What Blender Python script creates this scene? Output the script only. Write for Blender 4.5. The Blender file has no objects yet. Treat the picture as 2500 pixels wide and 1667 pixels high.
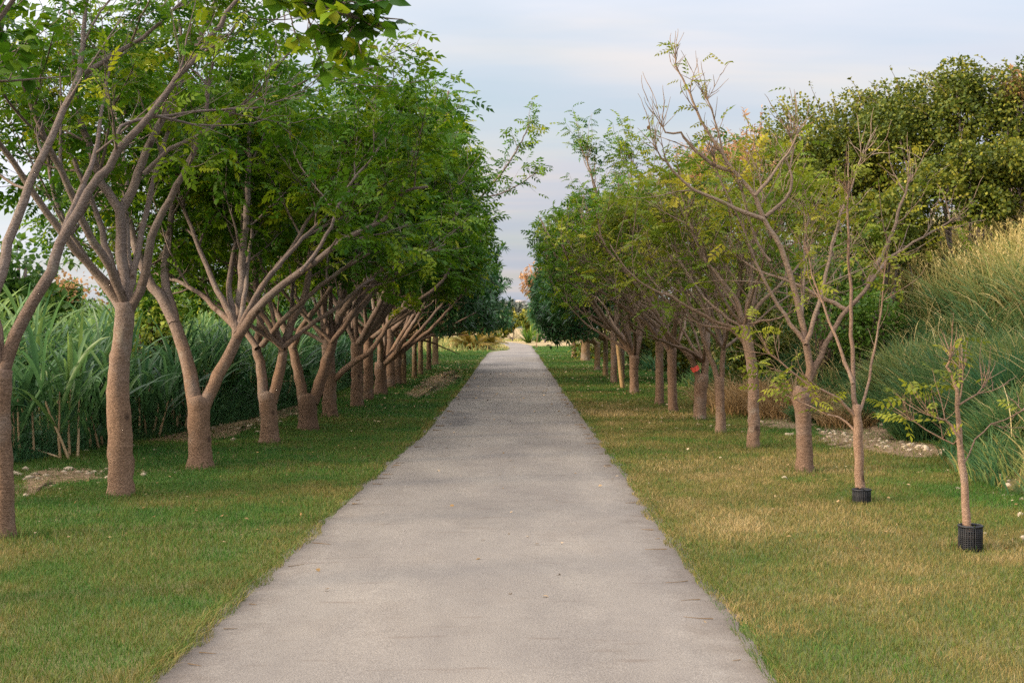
import bpy, math
import numpy as np

C = bpy.context.scene.collection
FD, VX, VY, H = 3000.0, 1188.0, 747.0, 1.6          # focal length in photo pixels, vanishing point, eye height


def P(px, py, Y):
    return np.array([(px - VX) * Y / FD, Y, H + (VY - py) * Y / FD])


def depth(py):
    return H * FD / (py - VY)


def rng_(seed):
    return np.random.default_rng(seed)


def unit(v):
    v = np.asarray(v, float)
    return v / (np.linalg.norm(v, axis=-1, keepdims=True) + 1e-12)


_tab = rng_(7).random((256, 256))


def vnoise(x, y, s=1.0, o=0):
    x = np.asarray(x, float) * s + o * 17.3 + 1000
    y = np.asarray(y, float) * s + o * 9.1 + 1000
    xi, yi = np.floor(x).astype(int), np.floor(y).astype(int)
    fx, fy = x - xi, y - yi
    fx, fy = fx * fx * (3 - 2 * fx), fy * fy * (3 - 2 * fy)
    g = lambda a, b: _tab[a & 255, b & 255]
    return (g(xi, yi) * (1 - fx) + g(xi + 1, yi) * fx) * (1 - fy) + (g(xi, yi + 1) * (1 - fx) + g(xi + 1, yi + 1) * fx) * fy


def fbm(x, y, s=1.0, o=0):
    return 0.55 * vnoise(x, y, s, o) + 0.3 * vnoise(x, y, s * 2.1, o + 1) + 0.15 * vnoise(x, y, s * 4.3, o + 2)


# ------------------------------------------------------------------ meshes and objects
class Geo:
    def __init__(self):
        self.V, self.F, self.T, self.n = [], [], [], 0

    def add(self, V, F, tint=None):
        V = np.asarray(V, np.float32).reshape(-1, 3)
        for f in (F if isinstance(F, list) else [F]):
            self.F.append(np.asarray(f, np.int64) + self.n)
        self.V.append(V)
        t = np.full(len(V), 0.5, np.float32) if tint is None else np.broadcast_to(np.asarray(tint, np.float32), (len(V),))
        self.T.append(t)
        self.n += len(V)

    def mesh(self, name, smooth=True):
        V = np.concatenate(self.V) if self.V else np.zeros((0, 3), np.float32)
        me = bpy.data.meshes.new(name)
        me.vertices.add(len(V))
        me.vertices.foreach_set('co', V.ravel())
        fs = {}
        for f in self.F:
            fs.setdefault(f.shape[1], []).append(f)
        loops, starts, pos = [], [], 0
        for k, lst in fs.items():
            f = np.concatenate(lst)
            loops.append(f.ravel())
            starts.append(pos + np.arange(len(f)) * k)
            pos += f.size
        if loops:
            L, S = np.concatenate(loops).astype(np.int32), np.concatenate(starts).astype(np.int32)
            me.loops.add(len(L))
            me.loops.foreach_set('vertex_index', L)
            me.polygons.add(len(S))
            me.polygons.foreach_set('loop_start', S)
        a = me.attributes.new('tint', 'FLOAT', 'POINT')
        a.data.foreach_set('value', np.concatenate(self.T) if self.T else np.zeros(0, np.float32))
        me.update(calc_edges=True)
        if smooth:
            me.polygons.foreach_set('use_smooth', np.ones(len(me.polygons), bool))
        return me

    def obj(self, name, mat, parent=None, smooth=True, loc=None):
        me = self.mesh(name, smooth)
        me.materials.append(mat)
        return link(name, me, parent, loc)


def link(name, me, parent=None, loc=None):
    o = bpy.data.objects.new(name, me)
    C.objects.link(o)
    if parent is not None:
        o.parent = parent
    if loc is not None:
        o.location = loc
    return o


def tag(o, label=None, cat=None, group=None, kind=None):
    for k, v in (('label', label), ('category', cat), ('group', group), ('kind', kind)):
        if v:
            o[k] = v
    return o


def empty(name, loc):
    o = bpy.data.objects.new(name, None)
    C.objects.link(o)
    o.location = [float(x) for x in loc]
    o.empty_display_size = 0.2
    return o


def tube(g, pts, rad, ns=6, tint=0.5, lump=0.0, rng=None, cap=True):
    pts = np.asarray(pts, float)
    rad = np.broadcast_to(np.asarray(rad, float), (len(pts),))
    n = len(pts)
    t = np.gradient(pts, axis=0)
    t = unit(t)
    ref = np.array([0.0, 1.0, 0.0]) if abs(t[0][1]) < 0.8 else np.array([1.0, 0.0, 0.0])
    u = unit(np.cross(t, ref))
    v = np.cross(t, u)
    a = np.arange(ns) * 2 * math.pi / ns
    R = rad[:, None] * np.ones(ns)
    if lump and rng is not None:
        R = R * (1 + lump * rng.normal(size=R.shape))
    V = pts[:, None, :] + R[..., None] * (np.cos(a)[None, :, None] * u[:, None, :] + np.sin(a)[None, :, None] * v[:, None, :])
    i, j = np.meshgrid(np.arange(n - 1), np.arange(ns), indexing='ij')
    j2 = (j + 1) % ns
    F = np.stack([i * ns + j, i * ns + j2, (i + 1) * ns + j2, (i + 1) * ns + j], -1).reshape(-1, 4)
    V = V.reshape(-1, 3)
    if cap:
        V = np.vstack([V, pts[-1] + t[-1] * rad[-1] * 0.4])
        k = (n - 1) * ns
        F2 = np.stack([k + np.arange(ns), k + (np.arange(ns) + 1) % ns, np.full(ns, n * ns)], -1)
        g.add(V, [F, F2], tint)
    else:
        g.add(V, F, tint)


def smooth_path(ctrl, step=0.12):
    c = np.asarray(ctrl, float)
    if len(c) == 2:
        c = np.vstack([c[0], (c[0] + c[1]) / 2, c[1]])
    p = np.vstack([2 * c[0] - c[1], c, 2 * c[-1] - c[-2]])
    out = []
    for k in range(1, len(p) - 2):
        L = np.linalg.norm(p[k + 1][:3] - p[k][:3])
        m = max(2, int(L / step))
        s = np.arange(m)[:, None] / m
        a, b, cc, d = p[k - 1], p[k], p[k + 1], p[k + 2]
        out.append(0.5 * (2 * b + (cc - a) * s + (2 * a - 5 * b + 4 * cc - d) * s**2 + (3 * b - a - 3 * cc + d) * s**3))
    out.append(p[-2][None])
    return np.concatenate(out)


# ------------------------------------------------------------------ materials
class M:
    def __init__(self, name):
        self.m = bpy.data.materials.new(name)
        self.m.use_nodes = True
        self.t = self.m.node_tree
        self.t.nodes.clear()
        self.out = self.n('ShaderNodeOutputMaterial')

    def n(self, typ, **kw):
        x = self.t.nodes.new(typ)
        for k, v in kw.items():
            if k in ('ins',):
                for a, b in v.items():
                    self.put(x.inputs[a], b)
            else:
                setattr(x, k, v)
        return x

    def put(self, sock, b):
        if isinstance(b, bpy.types.NodeSocket):
            self.t.links.new(b, sock)
        elif b is not None:
            sock.default_value = b

    def noise(self, vec, scale, detail=4, rough=0.6):
        x = self.n('ShaderNodeTexNoise', ins={'Vector': vec, 'Scale': scale, 'Detail': detail, 'Roughness': rough})
        return x.outputs['Fac']

    def ramp(self, fac, stops):
        x = self.n('ShaderNodeValToRGB', ins={'Fac': fac})
        e = x.color_ramp.elements
        while len(e) < len(stops):
            e.new(0.5)
        for k, (p, c) in enumerate(stops):
            e[k].position = p
            e[k].color = (*c, 1) if len(c) == 3 else c
        return x.outputs['Color']

    def mix(self, f, a, b, mode='MIX'):
        x = self.n('ShaderNodeMix', data_type='RGBA', blend_type=mode)
        self.put(x.inputs[0], f)
        self.put(x.inputs[6], a if isinstance(a, bpy.types.NodeSocket) else (*a, 1))
        self.put(x.inputs[7], b if isinstance(b, bpy.types.NodeSocket) else (*b, 1))
        return x.outputs[2]

    def math(self, op, a, b=0.0, clamp=False):
        x = self.n('ShaderNodeMath', operation=op, use_clamp=clamp)
        self.put(x.inputs[0], a)
        self.put(x.inputs[1], b)
        return x.outputs[0]

    def pos(self):
        return self.n('ShaderNodeNewGeometry').outputs['Position']

    def attr(self, name='tint'):
        return self.n('ShaderNodeAttribute', attribute_name=name).outputs['Fac']

    def mapped(self, vec, scale=(1, 1, 1), loc=(0, 0, 0)):
        return self.n('ShaderNodeMapping', ins={'Vector': vec, 'Scale': scale, 'Location': loc}).outputs[0]

    def finish(self, col, rough=0.7, bump=None, bd=0.01, bs=0.5, spec=0.3, trans=0.0, tcol=None):
        b = self.n('ShaderNodeBsdfPrincipled')
        self.put(b.inputs['Base Color'], col if isinstance(col, bpy.types.NodeSocket) else (*col, 1))
        self.put(b.inputs['Roughness'], rough)
        self.put(b.inputs['Specular IOR Level'], spec)
        if bump is not None:
            bn = self.n('ShaderNodeBump', ins={'Height': bump, 'Distance': bd, 'Strength': bs})
            self.t.links.new(bn.outputs[0], b.inputs['Normal'])
        s = b.outputs[0]
        if trans:
            tr = self.n('ShaderNodeBsdfTranslucent')
            self.put(tr.inputs['Color'], tcol if tcol is not None else col)
            mx = self.n('ShaderNodeMixShader', ins={0: trans})
            self.t.links.new(s, mx.inputs[1])
            self.t.links.new(tr.outputs[0], mx.inputs[2])
            s = mx.outputs[0]
        self.t.links.new(s, self.out.inputs[0])
        return self.m


def leaf_mat(name, stops, rough=0.55, trans=0.38, spec=0.14, big=0.35):
    m = M(name)
    t = m.attr()
    p = m.pos()
    n = m.noise(p, 0.55, 2)
    f = m.math('ADD', t, m.math('MULTIPLY', m.math('SUBTRACT', n, 0.5), big), True)
    c = m.ramp(f, stops)
    return m.finish(c, rough, spec=spec, trans=trans, tcol=m.mix(0.5, c, (0.5, 0.55, 0.08), 'MULTIPLY') if False else c)


def bark_mat(name, lo, hi, dark, sp=55, grey=None):
    m = M(name)
    p = m.pos()
    a = m.noise(m.mapped(p, (1, 1, 2.0)), sp, 3, 0.75)
    b = m.noise(m.mapped(p, (1, 1, 2.2)), 9, 4, 0.6)
    if grey:
        zc = m.n('ShaderNodeSeparateXYZ', ins={0: p}).outputs['Z']
        zc = m.math('ADD', zc, m.math('MULTIPLY', m.math('SUBTRACT', m.noise(p, 2.6, 4), .5), 1.6))
        gf = m.n('ShaderNodeMapRange', interpolation_type='SMOOTHSTEP', ins={0: zc, 1: .7, 2: 2.5}).outputs[0]
        lo, hi, dark = m.mix(gf, lo, grey[0]), m.mix(gf, hi, grey[1]), m.mix(gf, dark, grey[2])
    c = m.mix(m.math('MULTIPLY', b, 1.0), lo, hi)
    f = m.ramp(a, [(0.42, (0, 0, 0)), (0.62, (1, 1, 1))])
    c = m.mix(f, m.mix(0.72, c, dark), c)
    w = m.noise(p, 2.1, 3)
    c = m.mix(m.ramp(w, [(0.55, (0, 0, 0)), (0.75, (.55, .55, .55))]), c, (0.21, 0.185, 0.17))
    d = m.noise(m.mapped(p, (1, 1, 3.5)), 6.5, 4, 0.7)
    c = m.mix(m.ramp(d, [(0.62, (0, 0, 0)), (0.72, (.7, .7, .7))]), c, (0.055, 0.034, 0.023))
    rnd = m.n('ShaderNodeObjectInfo').outputs['Random']
    c = m.mix(0.8, c, m.ramp(rnd, [(0, (.78, .76, .76)), (.5, (1.0, .96, .92)), (1, (1.12, 1.12, 1.12))]), 'MULTIPLY')
    li = m.noise(p, 3.7, 5, 0.62)
    c = m.mix(m.ramp(li, [(0.60, (0, 0, 0)), (0.68, (.32, .32, .32))]), c, (0.27, 0.25, 0.21))
    kn = m.n('ShaderNodeTexVoronoi', ins={'Vector': m.mapped(p, (1, 1, .8)), 'Scale': 3.4}).outputs['Distance']
    c = m.mix(m.ramp(kn, [(0.07, (.8, .8, .8)), (0.13, (0, 0, 0))]), c, (0.045, 0.028, 0.02))
    h = m.math('ADD', m.math('MULTIPLY', a, 0.6), m.math('ADD', b, m.math('MULTIPLY', d, 0.5)))
    return m.finish(c, 0.85, bump=h, bd=0.02, bs=0.9, spec=0.15)


MAT = {}
MAT['bark'] = bark_mat('red_brown_bark', (0.175, 0.108, 0.072), (0.29, 0.195, 0.135), (0.065, 0.04, 0.027), 55, ((0.165, 0.13, 0.112), (0.26, 0.222, 0.212), (0.08, 0.06, 0.05)))
MAT['limb'] = MAT['bark']
MAT['tanbark'] = bark_mat('tan_bark', (0.18, 0.12, 0.06), (0.26, 0.19, 0.11), (0.07, 0.045, 0.028))
MAT['warmlimb'] = bark_mat('warm_limb_bark', (0.175, 0.108, 0.072), (0.29, 0.195, 0.135), (0.065, 0.04, 0.027), 50, ((0.21, 0.15, 0.105), (0.32, 0.245, 0.185), (0.10, 0.07, 0.05)))
MAT['youngbark'] = bark_mat('young_bark', (0.25, 0.155, 0.105), (0.36, 0.255, 0.185), (0.12, 0.075, 0.05), 70)
MAT['leaf'] = leaf_mat('feathery_leaf', [(0.0, (0.020, 0.068, 0.005)), (0.35, (0.062, 0.145, 0.006)), (0.6, (0.145, 0.22, 0.007)), (0.82, (0.31, 0.33, 0.014)), (1.0, (0.46, 0.48, 0.09))])
MAT['oliveleaf'] = leaf_mat('olive_leaf', [(0.0, (0.05, 0.10, 0.010)), (0.4, (0.13, 0.18, 0.012)), (0.7, (0.25, 0.24, 0.016)), (1.0, (0.44, 0.36, 0.04))])
MAT['youngleaf'] = leaf_mat('young_leaf', [(0.0, (0.09, 0.12, 0.015)), (0.5, (0.20, 0.22, 0.02)), (1.0, (0.33, 0.31, 0.03))])
MAT['darkleaf'] = leaf_mat('glossy_dark_leaf', [(0.0, (0.014, 0.05, 0.018)), (0.5, (0.034, 0.105, 0.028)), (0.85, (0.06, 0.15, 0.035)), (1.0, (0.14, 0.18, 0.035))], 0.42, 0.3, 0.25)
MAT['shrubleaf'] = leaf_mat('round_shrub_leaf', [(0.0, (0.025, 0.045, 0.010)), (0.35, (0.075, 0.105, 0.012)), (0.65, (0.19, 0.185, 0.018)), (1.0, (0.40, 0.34, 0.06))], 0.5, 0.3, 0.2)
MAT['bushleaf'] = leaf_mat('bush_leaf', [(0.0, (0.025, 0.07, 0.014)), (0.5, (0.09, 0.17, 0.018)), (1.0, (0.28, 0.32, 0.04))], 0.5, 0.4, 0.2)
MAT['dryleaf'] = leaf_mat('dry_orange_leaf', [(0.0, (0.15, 0.11, 0.04)), (0.4, (0.36, 0.2, 0.09)), (1.0, (0.55, 0.33, 0.17))], 0.7, 0.3, 0.1)
MAT['farleaf'] = leaf_mat('hazed_far_leaf', [(0.0, (0.09, 0.115, 0.095)), (1.0, (0.2, 0.21, 0.17))], 0.8, 0.2, 0.1)  # distance haze painted into the leaf colour as a paler grey-green
MAT['palm'] = leaf_mat('yellowing_frond', [(0.0, (0.06, 0.075, 0.012)), (0.5, (0.15, 0.115, 0.016)), (1.0, (0.26, 0.165, 0.03))], 0.5, 0.3)
MAT['cane'] = leaf_mat('cane_leaf', [(0.0, (0.028, 0.085, 0.045)), (0.4, (0.075, 0.165, 0.055)), (0.75, (0.20, 0.285, 0.06)), (1.0, (0.44, 0.44, 0.12))], 0.45, 0.4, 0.3, 0.3)
MAT['stalk'] = leaf_mat('cane_stalk', [(0.0, (0.22, 0.14, 0.07)), (1.0, (0.45, 0.33, 0.2))], 0.6, 0.0)
MAT['lawn'] = leaf_mat('lawn_blade', [(0.0, (0.024, 0.092, 0.015)), (0.3, (0.054, 0.130, 0.016)), (0.55, (0.112, 0.122, 0.026)), (0.8, (0.215, 0.165, 0.056)), (1.0, (0.34, 0.255, 0.12))], 0.6, 0.3, 0.2, 0.25)
MAT['longgrass'] = leaf_mat('long_grass_blade', [(0.0, (0.032, 0.100, 0.042)), (0.3, (0.080, 0.150, 0.048)), (0.52, (0.20, 0.225, 0.065)), (0.8, (0.40, 0.325, 0.115)), (1.0, (0.56, 0.44, 0.21))], 0.5, 0.4, 0.15, 0.3)
MAT['straw'] = leaf_mat('dry_straw', [(0.0, (0.12, 0.075, 0.03)), (0.5, (0.28, 0.18, 0.08)), (1.0, (0.5, 0.36, 0.2))], 0.8, 0.2, 0.1)
MAT['litter'] = leaf_mat('fallen_leaf', [(0.0, (0.10, 0.06, 0.025)), (0.6, (0.30, 0.19, 0.08)), (1.0, (0.55, 0.42, 0.28))], 0.8, 0.1, 0.1)


def ground_mat():
    m = M('lawn_soil')
    p = m.pos()
    a = m.noise(p, 1.1, 5)
    b = m.noise(p, 38, 3, 0.7)
    c = m.ramp(a, [(0.3, (0.055, 0.095, 0.025)), (0.5, (0.12, 0.125, 0.045)), (0.7, (0.21, 0.17, 0.08))])
    sx = m.n('ShaderNodeSeparateXYZ', ins={0: p})
    far = m.n('ShaderNodeMapRange', ins={0: sx.outputs['Y'], 1: 88.0, 2: 100.0}).outputs[0]
    c = m.mix(far, c, m.ramp(m.noise(p, 0.25, 4), [(0.35, (0.16, 0.16, 0.06)), (0.5, (0.42, 0.30, 0.17))]))
    c = m.mix(m.ramp(b, [(0.35, (.6, .6, .6)), (0.6, (0, 0, 0))]), c, (0.03, 0.04, 0.012))
    return m.finish(c, 0.95, bump=b, bd=0.02, bs=0.8, spec=0.1)


def soil_mat():
    m = M('stony_soil')
    p = m.pos()
    a = m.noise(p, 14, 5, 0.7)
    c = m.ramp(a, [(0.3, (0.07, 0.05, 0.028)), (0.5, (0.17, 0.115, 0.07)), (0.68, (0.31, 0.22, 0.14))])
    return m.finish(c, 0.95, bump=a, bd=0.03, bs=0.9, spec=0.1)


def stone_mat(name='limestone', lo=(0.20, 0.145, 0.09), hi=(0.46, 0.385, 0.29)):
    m = M(name)
    p = m.pos()
    a = m.noise(p, 18, 5, 0.7)
    t = m.attr()
    c = m.mix(m.math('ADD', m.math('MULTIPLY', a, 0.6), m.math('MULTIPLY', t, 0.5), True), lo, hi)
    return m.finish(c, 0.9, bump=a, bd=0.02, bs=0.8, spec=0.2)


def path_mat():
    m = M('pale_gravel_asphalt')
    p = m.pos()
    big = m.noise(m.mapped(p, (0.9, 0.35, 1)), 1.0, 5, 0.55)
    mid = m.noise(p, 9, 4, 0.6)
    fine = m.noise(p, 130, 3, 0.75)
    vf = m.n('ShaderNodeTexVoronoi', ins={'Vector': p, 'Scale': 95.0}).outputs['Distance']
    c = m.ramp(big, [(0.30, (0.335, 0.30, 0.285)), (0.5, (0.435, 0.395, 0.355)), (0.68, (0.555, 0.515, 0.45))])
    c = m.mix(0.35, c, m.ramp(mid, [(0.3, (0.31, 0.275, 0.245)), (0.7, (0.53, 0.49, 0.44))]))
    br = m.noise(m.mapped(p, (1.0, .55, 1), (4, 7, 0)), 1.7, 6, 0.7)
    c = m.mix(m.ramp(br, [(0.53, (0, 0, 0)), (0.68, (.6, .6, .6))]), c, (0.285, 0.235, 0.195))
    c = m.mix(0.62, c, m.ramp(fine, [(0.3, (0.15, 0.135, 0.12)), (0.5, (0.44, 0.40, 0.355)), (0.72, (0.76, 0.71, 0.64))]))
    c = m.mix(m.ramp(vf, [(0.0, (.45, .45, .45)), (0.25, (0, 0, 0))]), c, (0.22, 0.19, 0.17))
    # cross streaks where water has run off the surface
    st = m.noise(m.mapped(p, (0.6, 3.2, 1)), 2.2, 4, 0.65)
    c = m.mix(m.ramp(st, [(0.60, (0, 0, 0)), (0.72, (.5, .5, .5))]), c, (0.26, 0.20, 0.16))
    # broom-clean wheel line, slightly paler
    sx = m.n('ShaderNodeSeparateXYZ', ins={0: p})
    # worn brown verge at both sides
    e = m.math('ABSOLUTE', m.math('ADD', sx.outputs['X'], 0.24))
    e = m.math('ADD', e, m.math('MULTIPLY', m.math('SUBTRACT', m.noise(p, 3.0, 4), 0.5), 0.5))
    c = m.mix(m.ramp(m.n('ShaderNodeMapRange', ins={0: e, 1: 1.10, 2: 1.46}).outputs[0], [(0, (0, 0, 0)), (1, (.62, .62, .62))]), c, (0.17, 0.125, 0.095))

    def stain_shade(px, py, rx, ry, k):
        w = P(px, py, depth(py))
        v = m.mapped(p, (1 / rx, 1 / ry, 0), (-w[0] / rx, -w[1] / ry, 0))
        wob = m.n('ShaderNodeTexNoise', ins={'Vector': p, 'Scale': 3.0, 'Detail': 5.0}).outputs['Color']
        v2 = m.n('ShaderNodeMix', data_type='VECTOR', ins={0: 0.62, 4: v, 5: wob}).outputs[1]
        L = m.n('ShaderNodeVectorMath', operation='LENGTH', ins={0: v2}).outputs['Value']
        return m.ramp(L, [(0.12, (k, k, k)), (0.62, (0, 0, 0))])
    for px, py, rx, ry, k in ((1102, 907, .55, 1.5, .8), (1095, 960, .3, 1.0, .75), (1075, 948, .25, .6, .5), (1330, 1012, .5, .7, .35), (1290, 1150, .7, .9, .25), (1140, 845, 1.25, 9, .62), (1165, 870, .8, 4, .35), (1120, 892, .7, 2.0, .4)):  # puddle stains; the broad far ones are canopy shade painted on the path
        c = m.mix(stain_shade(px, py, rx, ry, k), c, (0.085, 0.085, 0.10))
    wear = m.noise(m.mapped(p, (1.0, .45, 1), (9, 3, 0)), 1.15, 5, 0.62)
    c = m.mix(1.0, c, m.ramp(wear, [(.32, (.82, .815, .82)), (.5, (.97, .965, .955)), (.68, (1.14, 1.13, 1.10))]), 'MULTIPLY')
    c = m.mix(1.0, c, (.408, .402, .398), 'MULTIPLY')
    h = m.math('ADD', fine, m.math('MULTIPLY', vf, 0.4))
    return m.finish(c, 0.9, bump=h, bd=0.006, bs=0.6, spec=0.2)


MAT['ground'] = ground_mat()
MAT['soil'] = soil_mat()
MAT['stone'] = stone_mat()
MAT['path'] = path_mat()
MAT['hill'] = (lambda m: m.finish(m.ramp(m.noise(m.pos(), 2.0, 5), [(0.35, (0.03, 0.05, 0.015)), (0.65, (0.13, 0.10, 0.045))]), 0.95, spec=0.1))(M('hill_soil'))


def plain(name, col, rough=0.6, var=0.3, sc=20, spec=0.3, bd=0.004):
    m = M(name)
    a = m.noise(m.pos(), sc, 4, 0.6)
    d = tuple(c * (1 - var) for c in col)
    l = tuple(min(1, c * (1 + var)) for c in col)
    return m.finish(m.ramp(a, [(0.3, d), (0.7, l)]), rough, bump=a, bd=bd, bs=0.5, spec=spec)


MAT['guard'] = plain('black_mesh_plastic', (0.012, 0.013, 0.016), 0.45)
MAT['tape'] = plain('red_tape', (0.75, 0.10, 0.07), 0.5, 0.15)
MAT['wood'] = plain('weathered_wood', (0.25, 0.165, 0.075), 0.8)
MAT['concrete'] = plain('grey_concrete', (0.24, 0.22, 0.22), 0.9, 0.25, 4)
MAT['beige'] = plain('beige_stone', (0.5, 0.38, 0.26), 0.9, 0.2, 3)
MAT['farhill'] = plain('far_hill_cover', (0.12, 0.135, 0.125), 1.0, 0.5, 0.06, 0.0)
MAT['white'] = plain('white_wall', (0.7, 0.68, 0.64), 0.8, 0.08)
MAT['roof'] = plain('grey_roof', (0.25, 0.22, 0.21), 0.8)
MAT['glass'] = plain('dark_window', (0.03, 0.035, 0.04), 0.2)
MAT['darkpost'] = plain('dark_post', (0.05, 0.04, 0.035), 0.8)

# ------------------------------------------------------------------ leaves


def pinnate(pairs, Lr, ll, lw, droop):
    """a feather-shaped compound leaf along +x, z up: every leaflet a folded diamond"""
    V, F = [], []

    def leaflet(base, d, up, L, W):
        side = np.cross(up, d)
        k = len(V)
        V.extend([base, base + d * L * .45 + side * W + up * L * .07, base + d * L - up * L * .12, base + d * L * .45 - side * W + up * L * .07])
        F.append([k, k + 3, k + 2, k + 1])
    for i in range(pairs):
        t = 0.25 + 0.68 * i / max(1, pairs - 1)
        b = np.array([Lr * t, 0, -droop * Lr * t * t])
        for s in (-1, 1):
            d = unit(np.array([0.6, s, -0.45 + .3 * math.sin(7 * i + s)]))
            up = unit(np.array([0.1, 0.15 * s, 1.0]))
            leaflet(b, d, unit(up - d * (up @ d)), ll * (1.05 - 0.35 * abs(t - .55)), lw)
    b = np.array([Lr, 0, -droop * Lr])
    d = unit(np.array([1, 0, -droop * 1.4]))
    leaflet(b, d, unit(np.array([droop, 0, 1.0])), ll * 1.05, lw * 1.1)
    # rachis
    k = len(V)
    V.extend([np.array([0, -.0015, 0]), np.array([0, .0015, 0]), np.array([Lr, .0008, -droop * Lr]), np.array([Lr, -.0008, -droop * Lr])])
    F.append([k, k + 1, k + 2, k + 3])
    return np.array(V), np.array(F)


def ovate(L, W, droop=0.15):
    V = np.array([[0, 0, 0], [L * .22, W * .8, L * .03], [L * .55, W, L * .02], [L, 0, -droop * L], [L * .55, -W, L * .02], [L * .22, -W * .8, L * .03], [L * .5, 0, -L * .03]])
    F = np.array([[0, 6, 1, 1], [1, 6, 2, 2], [2, 6, 3, 3], [3, 6, 4, 4], [4, 6, 5, 5], [5, 6, 0, 0]])[:, :3]
    return V, F


def rosette(n, L, W):
    """a whorl of long blade leaves at a twig end (mango-like)"""
    V, F = [], []
    r = rng_(n)
    for k in range(n):
        a = k * 2.399
        el = r.uniform(-.5, .5)
        d = np.array([0.35 + .3 * r.random(), math.cos(a), math.sin(a) * .8 + el * .3])
        d = unit(d)
        up = unit(np.cross(d, np.cross(np.array([0, 0, 1.0]), d)) + 1e-3)
        s = np.cross(up, d)
        l = L * r.uniform(.75, 1.1)
        q = len(V)
        V.extend([np.zeros(3), d * l * .45 + s * W, d * l - up * l * .25, d * l * .45 - s * W, d * l * .5 - up * l * .03])
        F.extend([[q, q + 4, q + 1], [q + 1, q + 4, q + 2], [q + 2, q + 4, q + 3], [q + 3, q + 4, q]])
    return np.array(V), np.array(F)


TPL = {
    'pin': [pinnate(4, .19, .078, .0205, d) for d in (.1, .4, .8)],
    'pinfar': [pinnate(3, .24, .12, .028, d) for d in (.1, .35)],
    'pinbig': [pinnate(3, .26, .13, .036, d) for d in (.25, .5, .8)],
    'pinsmall': [pinnate(4, .17, .055, .013, d) for d in (.1, .4)],
    'ros': [rosette(8, .2, .026), rosette(9, .22, .026)],
    'ova': [ovate(.085, .032), ovate(.07, .03, .3)],
    'ovabig': [ovate(.13, .045), ovate(.11, .045, .3)],
    'strip': [ovate(.11, .016, .3), ovate(.09, .014, .1)],
}


def put_leaves(g, kind, pos, axis, tint, size=1.0, rng=None, roll=0.5):
    pos, axis = np.asarray(pos, float), unit(axis)
    n = len(pos)
    if n == 0:
        return
    tint = np.broadcast_to(np.asarray(tint, float), (n,))
    size = np.broadcast_to(np.asarray(size, float), (n,)) * rng.uniform(.75, 1.2, n)
    up = np.array([0, 0, 1.0]) + rng.normal(scale=roll, size=(n, 3))
    zc = unit(up - axis * np.sum(up * axis, 1, keepdims=True))
    yc = np.cross(zc, axis)
    tp = TPL[kind]
    which = rng.integers(0, len(tp), n)
    for w, (V, F) in enumerate(tp):
        s = which == w
        m = int(s.sum())
        if not m:
            continue
        W = (V[None, :, 0:1] * axis[s][:, None] + V[None, :, 1:2] * yc[s][:, None] + V[None, :, 2:3] * zc[s][:, None]) * size[s][:, None, None] + pos[s][:, None]
        FF = F[None] + (np.arange(m) * len(V))[:, None, None]
        g.add(W.reshape(-1, 3), FF.reshape(-1, F.shape[1]), np.repeat(tint[s], len(V)))


# ------------------------------------------------------------------ trees
def perp(d, rng):
    v = rng.normal(size=3)
    v -= d * (v @ d)
    return unit(v)


def curve(p0, d0, L, n, up, wob, rng):
    pts, p, d = [np.array(p0, float)], np.array(p0, float), np.array(d0, float)
    for _ in range(n):
        d = unit(d + np.array([0, 0, up]) + rng.normal(scale=wob, size=3))
        p = p + d * L / n
        pts.append(p)
    return np.array(pts)


DEF = dict(sp2=.27, t0=.28, L2=1.35, L3=.62, ls=.075, leaf='pin', lsize=1.0, leafp=1.0, up2=.10, base_tint=.42, a2=(28, 62), n3=.17, bare=0.0, env=None, minz=1.9, twig=1.0, bz=None)


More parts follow.
